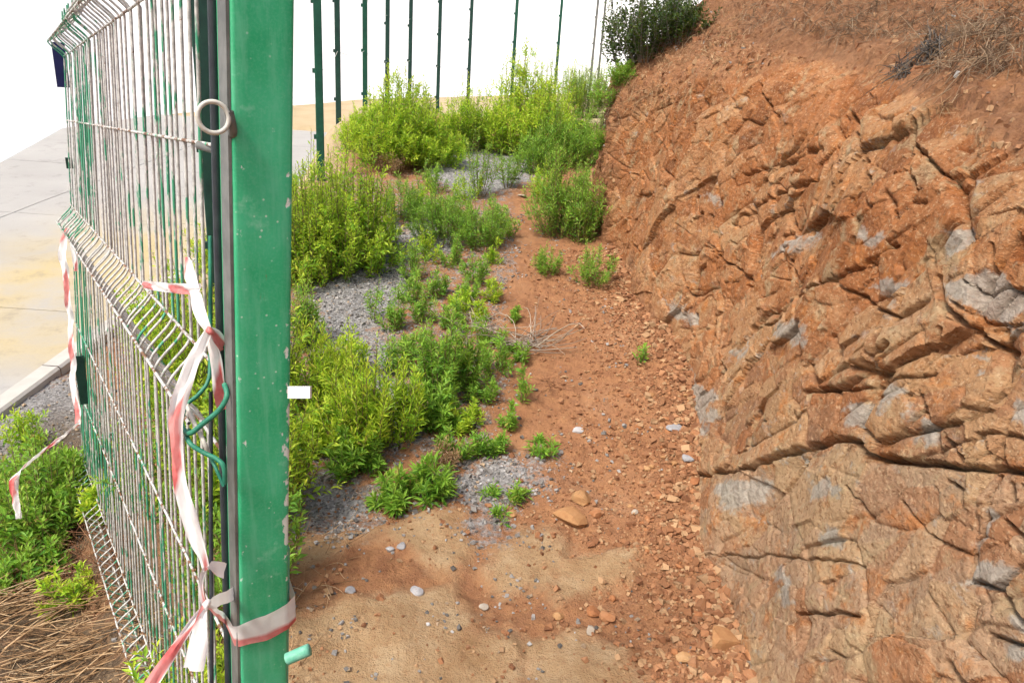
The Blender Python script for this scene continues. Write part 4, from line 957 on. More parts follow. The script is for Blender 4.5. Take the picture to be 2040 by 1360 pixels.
# ------------------------------------------------------------------ plants
LEAF = np.array([[0, 0, 0], [-0.5, 0.50, 0.05], [0, 0.52, -0.03], [0.5, 0.50, 0.05], [0, 1.0, -0.06]])
LEAF_F = np.array([[0, 2, 1], [0, 3, 2], [1, 2, 4], [2, 3, 4]])
def rot_to(dirs, roll):
    """frames whose second axis is dirs"""
    d = dirs / np.linalg.norm(dirs, axis=1)[:, None]
    ref = np.tile(Z, (len(d), 1)); ref[np.abs(d[:, 2]) > 0.97] = X
    a = np.cross(d, ref); a /= np.linalg.norm(a, axis=1)[:, None]
    c = np.cross(a, d)
    ca_, sa_ = np.cos(roll)[:, None], np.sin(roll)[:, None]
    return a * ca_ + c * sa_, d, c * ca_ - a * sa_
def plant_np(seed, stems, height, spread, leaf, lw, per, dome=0.5, base_r=0.06, start=0.18, droop=0.15, sides=2, upright=0.0):
    rng = np.random.default_rng(seed)
    curves = []; SP = []
    for s in range(stems):
        az = rng.uniform(0, 2 * math.pi); rr = math.sqrt(rng.uniform(0, 1))
        hh = height * (1 - dome * rr * rr) * rng.uniform(0.50, 1.12)
        b0 = np.array([math.cos(az) * base_r * rr, math.sin(az) * base_r * rr, -0.02])
        tip = np.array([math.cos(az) * spread * rr, math.sin(az) * spread * rr, hh]) + rng.normal(0, 0.045 * height, 3) * [1, 1, .3]
        midp = b0 * 0.4 + tip * 0.6 + np.array([math.cos(az), math.sin(az), 0]) * spread * rr * 0.16 + rng.normal(0, .03 * height, 3)
        midp[2] = hh * 0.5
        n = max(4, int(per * rng.uniform(0.8, 1.2)))
        curves.append((b0, midp, tip, n, start, 1.0))
        for k in range(sides):
            t = rng.uniform(.30, .88); p0 = (1 - t) ** 2 * b0 + 2 * t * (1 - t) * midp + t * t * tip
            L = height * rng.uniform(.14, .30) * (1.15 - .5 * t)
            d = np.array([rng.normal(0, .6), rng.normal(0, .6), rng.uniform(.45, 1.0)]); d /= np.linalg.norm(d)
            e_ = p0 + d * L; m_ = (p0 + e_) / 2 + np.array([d[0], d[1], -.3]) * L * .18
            curves.append((p0, m_, e_, max(4, int(n * .42)), .08, .6))
    K = len(curves)
    B0 = np.array([c[0] for c in curves]); MP = np.array([c[1] for c in curves]); TP = np.array([c[2] for c in curves])
    NL = np.array([c[3] for c in curves]); ST = np.array([c[4] for c in curves]); RS = np.array([c[5] for c in curves])
    # stems: five rings of three
    t = np.linspace(0, 1, 5)[None, :, None]
    c = (1 - t) ** 2 * B0[:, None] + 2 * t * (1 - t) * MP[:, None] + t * t * TP[:, None]
    ra = np.linspace(0.0030, 0.0010, 5)[None, :, None] * RS[:, None, None] * (height / 0.5) ** 0.5
    an = np.arange(3) * 2 * math.pi / 3
    ring = np.stack([np.cos(an), np.sin(an), 0 * an], 1)
    sv = (c[:, :, None, :] + ra[..., None] * ring[None, None]).reshape(-1, 3)
    ii = (np.arange(K)[:, None, None] * 15 + np.arange(4)[None, :, None] * 3); jj = np.arange(3)[None, None]; kk = (jj + 1) % 3
    sf = np.stack([ii + jj, ii + kk, ii + 3 + kk, ii + 3 + jj], -1).reshape(-1, 4)
    # leaves
    idx = np.repeat(np.arange(K), NL); n = len(idx)
    first = np.concatenate([[0], np.cumsum(NL)[:-1]]); loc_i = np.arange(n) - first[idx]
    q0 = loc_i / np.maximum(NL[idx] - 1, 1)
    tt = np.clip(ST[idx] + (1 - ST[idx]) * q0 ** 0.85 + rng.uniform(-.01, .01, n), 0, 1)[:, None]
    b0, midp, tip = B0[idx], MP[idx], TP[idx]
    pos = (1 - tt) ** 2 * b0 + 2 * tt * (1 - tt) * midp + tt * tt * tip
    tan = 2 * (1 - tt) * (midp - b0) + 2 * tt * (tip - midp); tan /= np.linalg.norm(tan, axis=1)[:, None] + 1e-9
    ph = loc_i * 2.4 + rng.uniform(0, 6, K)[idx] + rng.normal(0, .25, n)
    ref = np.array([0.3, 0.9, 0.2]); p1 = np.cross(tan, ref); p1 /= np.linalg.norm(p1, axis=1)[:, None] + 1e-9; p2 = np.cross(tan, p1)
    rad = np.cos(ph)[:, None] * p1 + np.sin(ph)[:, None] * p2
    up = rng.uniform(0.25, 1.0, n) + 0.7 * (tt[:, 0] > 0.88) + upright
    d = rad + tan * up[:, None]; d[:, 2] -= droop * rng.uniform(0, 1.6, n)
    a, y_, c_ = rot_to(d, rng.normal(0, .5, n))
    flip = np.sign(c_[:, 2:3] + 1e-6); a = a * flip; c_ = c_ * flip
    ll = leaf * rng.uniform(0.65, 1.15, n) * (1 - 0.40 * tt[:, 0] ** 3); ww = lw * ll / leaf * rng.uniform(.8, 1.2, n)
    q = pos[:, None, :] + a[:, None, :] * (LEAF[None, :, 0:1] * ww[:, None, None]) + y_[:, None, :] * (LEAF[None, :, 1:2] * ll[:, None, None]) + c_[:, None, :] * (LEAF[None, :, 2:3] * ll[:, None, None])
    lf = (LEAF_F[None] + (np.arange(n) * 5)[:, None, None]).reshape(-1, 3)
    yg = np.repeat(np.clip(tt[:, 0] * rng.uniform(.6, 1.1, K)[idx], 0, 1), 5)
    return q.reshape(-1, 3), lf, yg, (sv, sf)
def plant(name, label, loc, mat, cat='shrub', group=None, stem_mat='stem', rz=0.0, **kw):
    v, f, yg, (sv, sf) = plant_np(**kw)
    root = empty(name, tuple(loc)); root.rotation_euler = (0, 0, rz); tag(root, label, cat, group)
    me = mesh_np('leaves', v, f, False); attr(me, 'young', yg)
    obj('leaves', me, M[mat], root); obj('stems', mesh_np('stems', sv, sf), M[stem_mat], root)
    return root
def at(px, py, dz=-0.01):
    q = hit(px, py, ground_z); return (q[0], q[1], float(ground_z(q[0], q[1])) + dz)
def wid(px, py, wpx):
    q = hit(px, py, ground_z); return wpx * ((q - CAM) @ _F) / FPX
GB = 'weedy bushes along the gravel strip'
def bush(label, bx, by, top, wpx, mat, seed, stems, per, leaf=0.040, lw=0.010, dome=0.45, start=0.15, name='shrub', base=0.25, dz=-0.01, stem_mat='stem', cat='shrub', droop=.15, group=GB, sides=2, upright=0.3):
    q = hit(bx, by, ground_z); D = (q - CAM) @ _F
    h = (by - top) * D / FPX / math.cos(PITCH) * 1.0
    sp = wpx * D / FPX / 2
    return plant(name, label, (q[0], q[1], float(ground_z(q[0], q[1])) + dz), mat, cat, group, stem_mat, seed=seed, stems=stems, height=h, spread=sp, leaf=leaf, lw=lw * 1.12, per=per * 1.0, dome=dome, base_r=sp * base, start=start, droop=droop, sides=sides, upright=upright)
# large bright bushes
bush('big bright yellow-green bush right beside the green post', 672, 530, 285, 250, 'leaf_bright', 1, 210, 46, .042, .0115, .80, .03, base=.75)
bush('bright bush half hidden behind the green post', 590, 560, 330, 170, 'leaf_bright', 2, 110, 38, .036, .010, .80, .03, base=.75)
bush('round yellow-green bush at the foot of the fence posts', 795, 318, 154, 190, 'leaf_bright', 3, 200, 44, .054, .014, .75, .03, base=.7)
bush('narrow yellow-green bush between the two large far bushes', 918, 300, 175, 90, 'leaf_bright', 4, 70, 36, .046, .012, .4, .1, base=.4)
bush('tall bright bush under the pale fence posts', 1045, 300, 122, 185, 'leaf_bright', 5, 170, 42, .056, .015, .65, .03, base=.75)
bush('low yellow bush in front of the tall bright bush', 985, 300, 210, 120, 'leaf_bright', 6, 70, 32, .046, .012, .5, .1, base=.5)
bush('low bright bush near the sandy gap', 870, 330, 245, 120, 'leaf_bright', 7, 60, 34, .044, .011, .5, .1, base=.5)
bush('grey-green bush tucked behind the corner of the bank', 1172, 235, 118, 105, 'leaf_mid', 8, 130, 36, .044, .011, .4, .1, base=.5)
bush('pinkish dry flowering tuft beside the big bright bush', 785, 345, 295, 90, 'leaf_dry', 9, 40, 26, .03, .007, .5, .2, base=.5)
bush('brown dry tuft in front of the tall bright bush', 1060, 305, 235, 90, 'leaf_dry', 10, 40, 26, .04, .008, .5, .2, base=.5)
# middle ground, the bank's shade put into the darker leaf green
bush('upright dark green weed on the far gravel patch', 955, 392, 262, 70, 'leaf_mid', 11, 16, 34, .040, .008, .3, .25, base=.2)
bush('green weed right of the far gravel patch', 1010, 375, 280, 60, 'leaf_mid', 12, 14, 32, .040, .008, .3, .2, base=.2)
bush('tall mid-green weed at the corner of the bank', 1105, 470, 300, 120, 'leaf_mid', 13, 70, 36, .042, .009, .4, .12, base=.3)
bush('leafy weed behind the tall weed at the bank corner', 1095, 330, 215, 90, 'leaf_mid', 14, 70, 34, .044, .009, .4, .12, base=.4)
bush('small weed rooted in the bank foot above a dark hollow', 1180, 566, 480, 95, 'leaf_mid', 15, 22, 26, .034, .008, .5, .12, base=.4)
bush('low weed left of the hollow at the bank foot', 1090, 545, 475, 75, 'leaf_mid', 16, 16, 26, .034, .008, .5, .12, base=.3)
bush('loose spreading weed right of the big bright bush', 880, 480, 375, 130, 'leaf_mid', 17, 60, 34, .036, .008, .5, .1, base=.5)
bush('loose weed bordering the red soil path halfway up', 960, 490, 385, 100, 'leaf_mid', 18, 50, 32, .036, .008, .5, .1, base=.5)
bush('low weed at the lower edge of the big bright bush', 800, 440, 350, 90, 'leaf_mid', 19, 44, 32, .036, .008, .5, .1, base=.5)
bush('sprig at the right rim of the grey gravel patch', 825, 560, 480, 70, 'leaf_mid', 20, 14, 26, .036, .008, .4, .15, base=.3)
bush('slim sprig standing in the grey gravel patch', 745, 640, 550, 34, 'leaf_mid', 21, 5, 28, .036, .008, .3, .1, base=.3)
bush('leafy sprig beside the slim one in the gravel', 790, 660, 575, 60, 'leaf_mid', 22, 12, 28, .038, .008, .4, .1, base=.3)
bush('pair of sprigs on the soil above the dry stalks', 950, 560, 490, 75, 'leaf_mid', 23, 16, 26, .034, .008, .5, .12, base=.4)
bush('sprig by the dry stalks on the path edge', 930, 600, 545, 60, 'leaf_mid', 24, 12, 24, .034, .008, .5, .12, base=.4)
# foreground strip
bush('tall yellow-green weed in the foreground beside the post', 640, 830, 630, 130, 'leaf_bright', 25, 46, 40, .046, .0085, .35, .08, base=.4, sides=1, upright=.6)
bush('bright leafy weed in the middle of the foreground strip', 720, 900, 680, 150, 'leaf_bright', 26, 60, 42, .048, .009, .4, .08, base=.5, sides=1, upright=.6)
bush('yellowish weed leaning over the gravel in front', 790, 880, 710, 110, 'leaf_bright', 27, 36, 38, .046, .0085, .4, .08, base=.4, sides=1, upright=.6)
bush('dense upright green weed with narrow leaves', 875, 800, 600, 85, 'leaf_mid', 28, 30, 40, .042, .009, .35, .05, base=.3)
bush('upright green weed next to the dense one', 930, 780, 640, 70, 'leaf_mid', 29, 18, 36, .042, .009, .35, .08, base=.3)
bush('green weed with broad leaves low on the strip', 860, 850, 740, 110, 'leaf_mid', 30, 24, 32, .048, .012, .5, .08, base=.4)
bush('low spreading weed against the green post', 620, 900, 790, 100, 'leaf_bright', 31, 24, 32, .046, .011, .5, .08, base=.4)
bush('leafy rosette drooping onto the gravel', 790, 1000, 920, 95, 'leaf_mid', 32, 16, 22, .060, .011, .7, .1, base=.3, droop=.35)
bush('leafy rosette spreading right over the gravel', 865, 990, 915, 110, 'leaf_mid', 33, 18, 22, .060, .011, .7, .1, base=.3, droop=.35)
bush('dark leafy weed at the lower rim of the strip', 705, 945, 850, 110, 'leaf_mid', 34, 20, 28, .050, .011, .6, .08, base=.4)
bush('weed between the foreground strip and the slim sprig', 690, 760, 640, 80, 'leaf_bright', 35, 20, 32, .044, .010, .4, .08, base=.4)
bush('weed at the left rim of the gravel patch', 608, 690, 555, 70, 'leaf_mid', 36, 20, 32, .040, .009, .4, .1, base=.4)
bush('small grassy tuft on the gravel tongue', 1028, 1000, 955, 45, 'leaf_mid', 37, 9, 12, .045, .008, .6, .1, base=.3)
bush('tiny tuft below the grassy tuft', 998, 1030, 1000, 40, 'leaf_mid', 38, 6, 9, .045, .008, .6, .1, base=.3)
bush('small upright tuft on the gravel left of the rock', 975, 990, 950, 30, 'leaf_mid', 39, 6, 12, .04, .007, .5, .1, base=.3)
bush('low weed on the edge of the red path', 1085, 900, 862, 70, 'leaf_mid', 40, 10, 14, .045, .009, .6, .1, base=.4)
bush('slim weed standing at the path edge', 1035, 800, 720, 30, 'leaf_mid', 41, 5, 22, .036, .009, .3, .1, base=.3)
bush('upright weed above the grey gravel tongue', 965, 905, 840, 55, 'leaf_mid', 42, 10, 20, .042, .009, .5, .1, base=.3)
bush('weed with reddish stems beside the gravel tongue', 905, 910, 840, 70, 'leaf_mid', 43, 14, 20, .042, .009, .5, .1, base=.3)
bush('lone green leaf cluster at the foot of the rock face', 1272, 725, 675, 40, 'leaf_mid', 44, 5, 10, .040, .012, .5, .2, base=.3)
bush('weed below the dry stalks', 985, 740, 660, 70, 'leaf_mid', 45, 14, 26, .036, .009, .5, .1, base=.3)
bush('brown withered tuft among the foreground weeds', 880, 935, 870, 70, 'leaf_dry', 46, 20, 18, .030, .005, .5, .15, base=.5)
WEEDS = ((845, 420, 355, 70, 14), (925, 450, 385, 70, 14), (985, 440, 390, 55, 10), (850, 520, 455, 70, 14), (905, 530, 470, 60, 12), (870, 590, 520, 55, 10), (985, 530, 480, 45, 8),
        (840, 640, 570, 60, 12), (900, 650, 590, 55, 10), (950, 640, 590, 45, 8), (835, 720, 640, 70, 14), (790, 740, 660, 70, 12), (900, 720, 650, 50, 9), (1000, 700, 650, 45, 7), (960, 800, 740, 60, 10),
        (905, 860, 800, 60, 10), (1010, 850, 800, 40, 7), (770, 490, 430, 60, 12), (740, 540, 495, 50, 9), (880, 440, 370, 80, 18), (1010, 470, 410, 50, 9), (930, 400, 330, 70, 14), (860, 380, 310, 80, 18), (815, 600, 520, 60, 12), (920, 620, 560, 60, 12), (960, 690, 620, 60, 10), (860, 760, 680, 70, 14), (980, 600, 545, 45, 8), (1040, 720, 670, 40, 6), (1020, 640, 600, 40, 6), (935, 850, 790, 50, 9), (1000, 900, 855, 45, 7))
ROWS = ((410, 'the flat white stone'), (460, 'the tall corner weed'), (535, 'the bank corner foot'), (605, 'the dark hollow'), (665, 'the slim sprig'), (728, 'the dead weed skeleton'), (810, 'the white tag'), (2000, 'the low path-edge weed'))
ORD = 'first second third fourth fifth sixth seventh eighth ninth'.split()
weed_label = {}
lo = 0
for hi_, anchor in ROWS:
    row = sorted((w_[0], i_) for i_, w_ in enumerate(WEEDS) if lo <= w_[1] < hi_); lo = hi_
    for n_, (_, i_) in enumerate(row): weed_label[i_] = 'loose weed, %s from the left in the row level with %s' % (ORD[n_], anchor)
for k, (bx, by, tp, w, st) in enumerate(WEEDS):
    bush(weed_label[k], bx, by, tp, w, 'leaf_mid' if k % 3 else 'leaf_bright', 300 + k, st, 26, .036, .009, .5, .1, base=.4, group='loose weeds between gravel and path')
bush('weed in the shade behind the bank corner', 1150, 330, 240, 100, 'leaf_mid', 330, 60, 34, .042, .009, .5, .06, base=.5)
bush('dark weed against the lower bank corner', 1155, 420, 335, 70, 'leaf_mid', 331, 34, 32, .040, .009, .5, .06, base=.5)
bush('leafy weed between far gravel and bank corner', 1085, 262, 185, 110, 'leaf_bright', 332, 60, 34, .046, .010, .5, .06, base=.5)
bush('dry brown undergrowth beside the bank corner', 1130, 275, 215, 90, 'leaf_dry', 333, 50, 26, .04, .008, .5, .1, base=.6)
bush('leafy weed hugging the foot of the bank corner', 1160, 480, 335, 80, 'leaf_mid', 335, 40, 34, .040, .009, .45, .05, base=.5)
bush('dark weed high against the bank corner', 1175, 300, 200, 90, 'leaf_mid', 336, 50, 34, .044, .010, .5, .05, base=.5)
bush('bright bush in front of the sandy strip', 1110, 235, 120, 120, 'leaf_bright', 337, 80, 36, .052, .014, .6, .04, base=.6)
bush('bright bush beside the green fence post', 735, 300, 205, 110, 'leaf_bright', 338, 70, 36, .048, .012, .6, .04, base=.6)
bush('leafy weed at the far end of the red path', 1065, 345, 255, 90, 'leaf_mid', 340, 44, 34, .042, .009, .5, .06, base=.5)
bush('yellow-green weed beside the flat grey slab', 1085, 400, 320, 70, 'leaf_bright', 341, 26, 32, .040, .009, .5, .06, base=.5)
for k_, (px_, py_, h_, sp_, lab_) in enumerate(((1212, 205, .22, .14, 'green tuft on the rounded left corner of the bank'), (1240, 160, .18, .12, 'small green tuft just below the crest bush'), (1190, 290, .16, .10, 'weed clinging to the left edge of the bank'))):
    q_, _n = bank_hit(px_, py_)
    plant('shrub', lab_, q_ - Z * .02, 'leaf_mid', 'shrub', GB, seed=360 + k_, stems=34, height=h_, spread=sp_, leaf=.034, lw=.009, per=26, dome=.5, base_r=sp_ * .5, start=.05, upright=.2)
bush('bright bush filling the gap left of the crest', 1185, 190, 115, 90, 'leaf_bright', 334, 70, 34, .050, .013, .6, .05, base=.6)
# seen through or left of the mesh
def bush_w(label, x, y, h, sp, mat, seed, stems, per, leaf=.042, lw=.011, **kw):
    return plant('shrub', label, (x, y, float(ground_z(x, y)) - .01), mat, 'shrub', GB, seed=seed, stems=stems, height=h, spread=sp, leaf=leaf, lw=lw * 1.15, per=per * .9, dome=.45, upright=.3, base_r=sp * .5, start=.08, **kw)
bush_w('bright bush seen through the near end of the mesh', -1.22, 2.85, .72, .34, 'leaf_bright', 51, 130, 38)
bush_w('bright bush behind the mesh close to the green post', -0.95, 2.30, .62, .26, 'leaf_bright', 52, 90, 36)
bush_w('bush behind the mesh further along the leaf', -1.62, 3.35, .55, .28, 'leaf_bright', 53, 80, 34)
bush_w('dark green weed behind the lower end of the mesh', -0.78, 1.85, .50, .22, 'leaf_mid', 64, 50, 34)
bush_w('leafy weed behind the middle of the mesh', -1.12, 2.35, .55, .26, 'leaf_mid', 65, 60, 34)
bush_w('bright weed low behind the mesh next to the post', -0.78, 1.50, .34, .14, 'leaf_bright', 66, 30, 28)
bush_w('far low bush on the verge beyond the mesh', -2.2, 6.6, .50, .45, 'leaf_bright', 54, 70, 34)
bush_w('low bush on the sandy verge behind the fence', -3.0, 8.6, .55, .55, 'leaf_mid', 55, 70, 34)
bush_w('small bush between mesh and nearest fence post', -1.75, 4.5, .45, .32, 'leaf_bright', 56, 60, 32)
bush('leafy bush left of the mesh by the road', 95, 1075, 850, 200, 'leaf_mid', 57, 90, 32, .046, .013, .45, .08, base=.5)
bush('taller sprig at the kerb left of the mesh', 55, 900, 795, 70, 'leaf_bright', 58, 10, 26, .046, .013, .4, .1, base=.3)
bush('small bright weed above the straw left of the mesh', 150, 1205, 1120, 120, 'leaf_bright', 59, 16, 20, .040, .014, .6, .1, base=.4)
bush('yellowing weed at the foot of the mesh', 210, 1030, 930, 100, 'leaf_bright', 60, 24, 26, .044, .012, .5, .08, base=.5)
bush('dark green weed behind the hanging tape', 170, 960, 850, 120, 'leaf_mid', 62, 30, 28, .044, .012, .5, .08, base=.5)
bush('low green weed in front of the leafy roadside bush', 60, 1150, 1040, 150, 'leaf_mid', 63, 34, 26, .046, .013, .5, .08, base=.5)
bush('weed growing along the left picture edge', 10, 1010, 880, 110, 'leaf_mid', 61, 26, 28, .044, .012, .5, .08, base=.5)
# crest bush: backlit darkness put into the leaf colour
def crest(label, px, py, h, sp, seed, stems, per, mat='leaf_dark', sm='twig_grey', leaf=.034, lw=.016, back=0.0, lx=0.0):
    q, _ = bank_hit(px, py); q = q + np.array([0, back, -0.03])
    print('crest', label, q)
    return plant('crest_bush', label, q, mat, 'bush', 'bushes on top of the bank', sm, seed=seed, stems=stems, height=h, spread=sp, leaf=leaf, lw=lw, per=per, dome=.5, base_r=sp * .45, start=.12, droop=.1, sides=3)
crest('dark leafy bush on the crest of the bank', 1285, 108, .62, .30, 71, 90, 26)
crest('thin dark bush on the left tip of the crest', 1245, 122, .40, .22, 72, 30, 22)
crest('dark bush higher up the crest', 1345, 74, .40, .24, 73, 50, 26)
# ------------------------------------------------------------------ sticks, straw, dead grass
def sticks_np(rng, n, pos_fn, lmin, lmax, r, bend=0.25, flat=0.35, head=None, spread=math.pi):
    parts = []
    for k in range(n):
        b = np.array(pos_fn()); L = rng.uniform(lmin, lmax)
        az = (head if head is not None else 0) + rng.uniform(-spread, spread); el = rng.uniform(-0.05, flat)
        d = np.array([math.cos(az) * math.cos(el), math.sin(az) * math.cos(el), math.sin(el)])
        s = rng.normal(0, bend, 3) * L
        t = np.linspace(0, 1, 5)[:, None]
        c = b + d * L * t + s * (t * (1 - t))
        parts.append(tube_np(c, np.linspace(r, r * .5, 5) * rng.uniform(.6, 1.3), 3))
    return join(parts)
rng = np.random.default_rng(99)
SX = poly_world([(-120, 1215), (60, 1200), (250, 1190), (290, 1290), (290, 1420), (-120, 1420)])
def pos_straw():
    while True:
        x = rng.uniform(SX[:, 0].min() - .1, SX[:, 0].max()); y = rng.uniform(SX[:, 1].min(), SX[:, 1].max())
        if in_poly(np.array([x]), np.array([y]), SX)[0]: return (x, y, float(ground_base(x, y)) + rng.uniform(0.0, .10))
v, f = sticks_np(rng, 330, pos_straw, .12, .45, .0030, .22, .25, R(28), .65)
tag(obj('dry_grass', mesh_np('dry_grass', v, f), M['straw']), 'pile of dry straw-coloured stalks at the foot of the mesh', 'dry grass', kind='stuff')
TXp = poly_world([(-60, 1040), (120, 1030), (260, 1080), (270, 1180), (60, 1210), (-60, 1210)])
def pos_tw():
    while True:
        x = rng.uniform(TXp[:, 0].min(), TXp[:, 0].max()); y = rng.uniform(TXp[:, 1].min(), TXp[:, 1].max())
        if in_poly(np.array([x]), np.array([y]), TXp)[0]: return (x, y, float(ground_base(x, y)) + rng.uniform(0, .04))
v, f = sticks_np(rng, 700, pos_tw, .05, .20, .0017, .3, 1.1)
tag(obj('dead_twigs', mesh_np('dead_twigs', v, f), M['brown_twig']), 'tangle of dead brown twigs left of the mesh', 'twigs', kind='stuff')
# dry litter behind the mesh near the post
def pos_lit():
    x = rng.uniform(-1.6, -.5); y = rng.uniform(1.3, 2.2); return (x, y, float(ground_base(x, y)) + rng.uniform(0, .03))
v, f = sticks_np(rng, 900, pos_lit, .04, .16, .0016, .3, .6)
tag(obj('dry_grass', mesh_np('dry_grass', v, f), M['straw']), 'dry grass litter on the ground behind the mesh', 'dry grass', kind='stuff')
# dead stalks on the path
q0 = hit(1050, 690, ground_z)
def dead_stalks(name, label, centre, n, lmin, lmax, r, mat, flat, seed, jit=.05, head=None, spread=math.pi):
    rg = np.random.default_rng(seed); root = empty(name, tuple(centre)); tag(root, label, 'dead plant')
    def pf(): return rg.normal(0, jit, 3) * np.array([1, 1, .1]) + np.array([0, 0, .01])
    v, f = sticks_np(rg, n, pf, lmin, lmax, r, .35, flat, head, spread)
    obj('stalks', mesh_np('stalks', v, f), M[mat], root); return root
dead_stalks('dead_plant', 'grey dead weed skeleton lying on the red path', q0 + Z * .01, 70, .10, .34, .0032, 'twig_pale', .6, 5, .05)
q0 = hit(960, 660, ground_z); dead_stalks('dead_plant', 'pale arched dead stalks at the path edge', q0 + Z * .01, 36, .10, .30, .0028, 'twig_pale', .5, 6, .05)
q0 = hit(1090, 770, ground_z); dead_stalks('dead_plant', 'thin brown twigs below the dead weed skeleton', q0 + Z * .01, 16, .08, .25, .0018, 'brown_twig', .5, 7, .04)
# dead vegetation on top of the bank
def on_bank(pxr, pyr, rg):
    for _ in range(50):
        px, py = rg.uniform(*pxr), rg.uniform(*pyr); p, n_ = bank_hit(px, py)
        return p, n_
rg = np.random.default_rng(12)
def bank_dead(label, boxes, n, lmin, lmax, r, mat, name='dry_grass', kind='stuff', flat=.8):
    parts = []
    pool = []
    for (pxr, pyr, share) in boxes:
        for _ in range(int(n * share / 6) + 1): pool.append(on_bank(pxr, pyr, rg))
    for k in range(n):
        p, nv_ = pool[rg.integers(len(pool))]
        L = rg.uniform(lmin, lmax); d = nv_ * rg.uniform(.1, flat) + rg.normal(0, .6, 3) + np.array([-.1, -.1, -.15]); d /= np.linalg.norm(d)
        t = np.linspace(0, 1, 5)[:, None]; s = rg.normal(0, .35, 3) * L
        parts.append(tube_np(p + rg.normal(0, .012, 3) + d * L * t + s * t * (1 - t) - Z * (.3 * L * t * t), np.linspace(r, r * .5, 5), 3))
    v, f = join(parts)
    return tag(obj(name, mesh_np(name, v, f), M[mat]), label, 'dry grass', kind=kind)
bank_dead('dead grass and roots matted over the top of the bank', [((1650, 2040), (0, 70), .45), ((1840, 2040), (40, 140), .35), ((1480, 1760), (0, 60), .2)], 2600, .03, .16, .0013, 'dead_grey')
bank_dead('thin dry grass on the slope below the crest bush', [((1290, 1480), (20, 130), .7), ((1180, 1330), (110, 220), .3)], 1200, .03, .11, .0015, 'straw')
def bank_tuft(label, px, py, n, lmin, lmax, r, mat, seed, jit):
    p, nv_ = bank_hit(px, py); rg2 = np.random.default_rng(seed); root = empty('dead_plant', tuple(p)); tag(root, label, 'dead plant')
    parts = []
    for k in range(n):
        L = rg2.uniform(lmin, lmax); d = nv_ * .6 + rg2.normal(0, .55, 3); d /= np.linalg.norm(d); t = np.linspace(0, 1, 6)[:, None]; s = rg2.normal(0, .4, 3) * L
        parts.append(tube_np(rg2.normal(0, jit, 3) * np.array([.5, 1, 1]) + d * L * t + s * t * (1 - t) - Z * .35 * L * t * t, np.linspace(r, r * .4, 6), 3))
    v, f = join(parts); obj('twigs', mesh_np('twigs', v, f), M[mat], root)
bank_tuft('dead grey shrub hanging over the top of the rock face', 1850, 105, 300, .04, .12, .0019, 'twig_dark', 1, .028)
bank_tuft('grey roots dangling below the dead shrub', 1795, 145, 220, .05, .14, .0017, 'twig_dark', 2, .030)
bank_tuft('pale dry tuft above the yellow rock knob', 1880, 215, 70, .03, .09, .0011, 'straw', 3, .012)
bank_tuft('thin dead roots near the right end of the bank top', 1960, 120, 90, .05, .15, .0012, 'dead_grey', 4, .03)
bank_tuft('grey brush on the left corner of the bank', 1215, 205, 120, .06, .18, .0017, 'dead_grey', 5, .05)
bank_tuft('grey twigs at the tip of the bank corner', 1170, 250, 90, .06, .18, .0017, 'dead_grey', 6, .05)

# ------------------------------------------------------------------ loose gravel, rubble, stones
CUBE = np.array([[x, y, z] for x in (-1, 1) for y in (-1, 1) for z in (-1, 1)], float)
CUBE_F = np.array([[0, 1, 3], [0, 3, 2], [4, 6, 7], [4, 7, 5], [0, 4, 5], [0, 5, 1], [2, 3, 7], [2, 7, 6], [0, 2, 6], [0, 6, 4], [1, 5, 7], [1, 7, 3]])
def chips(name, label, cat, xs, ys, size, cols, mat, seed, sink=0.25):
    rg = np.random.default_rng(seed); n = len(xs)
    shp = CUBE[None] * rg.uniform(.55, 1.0, (n, 1, 3)) + rg.normal(0, .22, (n, 8, 3))
    q = rg.normal(0, 1, (n, 4)); q /= np.linalg.norm(q, axis=1)[:, None]; w, x, y, z = q.T
    Rm = np.stack([1 - 2 * (y * y + z * z), 2 * (x * y - z * w), 2 * (x * z + y * w), 2 * (x * y + z * w), 1 - 2 * (x * x + z * z), 2 * (y * z - x * w), 2 * (x * z - y * w), 2 * (y * z + x * w), 1 - 2 * (x * x + y * y)], 1).reshape(n, 3, 3)
    v = np.einsum('nij,nkj->nki', Rm, shp) * (size * .5)[:, None, None]
    v[:, :, 2] *= .75
    zz = ground_z(xs, ys) + size * sink
    v = v + np.stack([xs, ys, zz], 1)[:, None, :]
    f = (CUBE_F[None] + (np.arange(n) * 8)[:, None, None]).reshape(-1, 3)
    me = mesh_np(name, v.reshape(-1, 3), f, False); attrc(me, 'col', np.repeat(cols, 8, 0))
    return tag(obj(name, me, mat), label, cat, kind='stuff')
rg = np.random.default_rng(31)
# grey road gravel
gxs, gys = [], []
cand = rg.uniform(0, 1, (60000, 2)); cx_ = -1.3 + cand[:, 0] * 2.0; cy_ = 1.5 + cand[:, 1] ** 1.3 * 4.2
gm, sm_, _ = masks(cx_, cy_)
keep = rg.uniform(0, 1, len(cx_)) < np.clip(gm + 0.55 * fbm(cx_ * 7, cy_ * 7, 61, 4), 0, 1) ** 1.4 * .62
cx2 = rg.uniform(-.75, .45, 1500); cy2 = rg.uniform(1.45, 3.0, 1500); k2 = rg.uniform(0, 1, 1500) < .26 * sstep(.4, -.1, cx2) * sstep(-.05, .35, fbm(cx2 * 5, cy2 * 5, 67, 3))
vx = rg.uniform(-2.9, -1.7, 4200); vy = rg.uniform(2.2, 5.2, 4200)
xs = np.concatenate([cx_[keep], cx2[k2], vx]); ys = np.concatenate([cy_[keep], cy2[k2], vy])
sz = np.clip(rg.lognormal(math.log(.0085), .38, len(xs)), .004, .022)
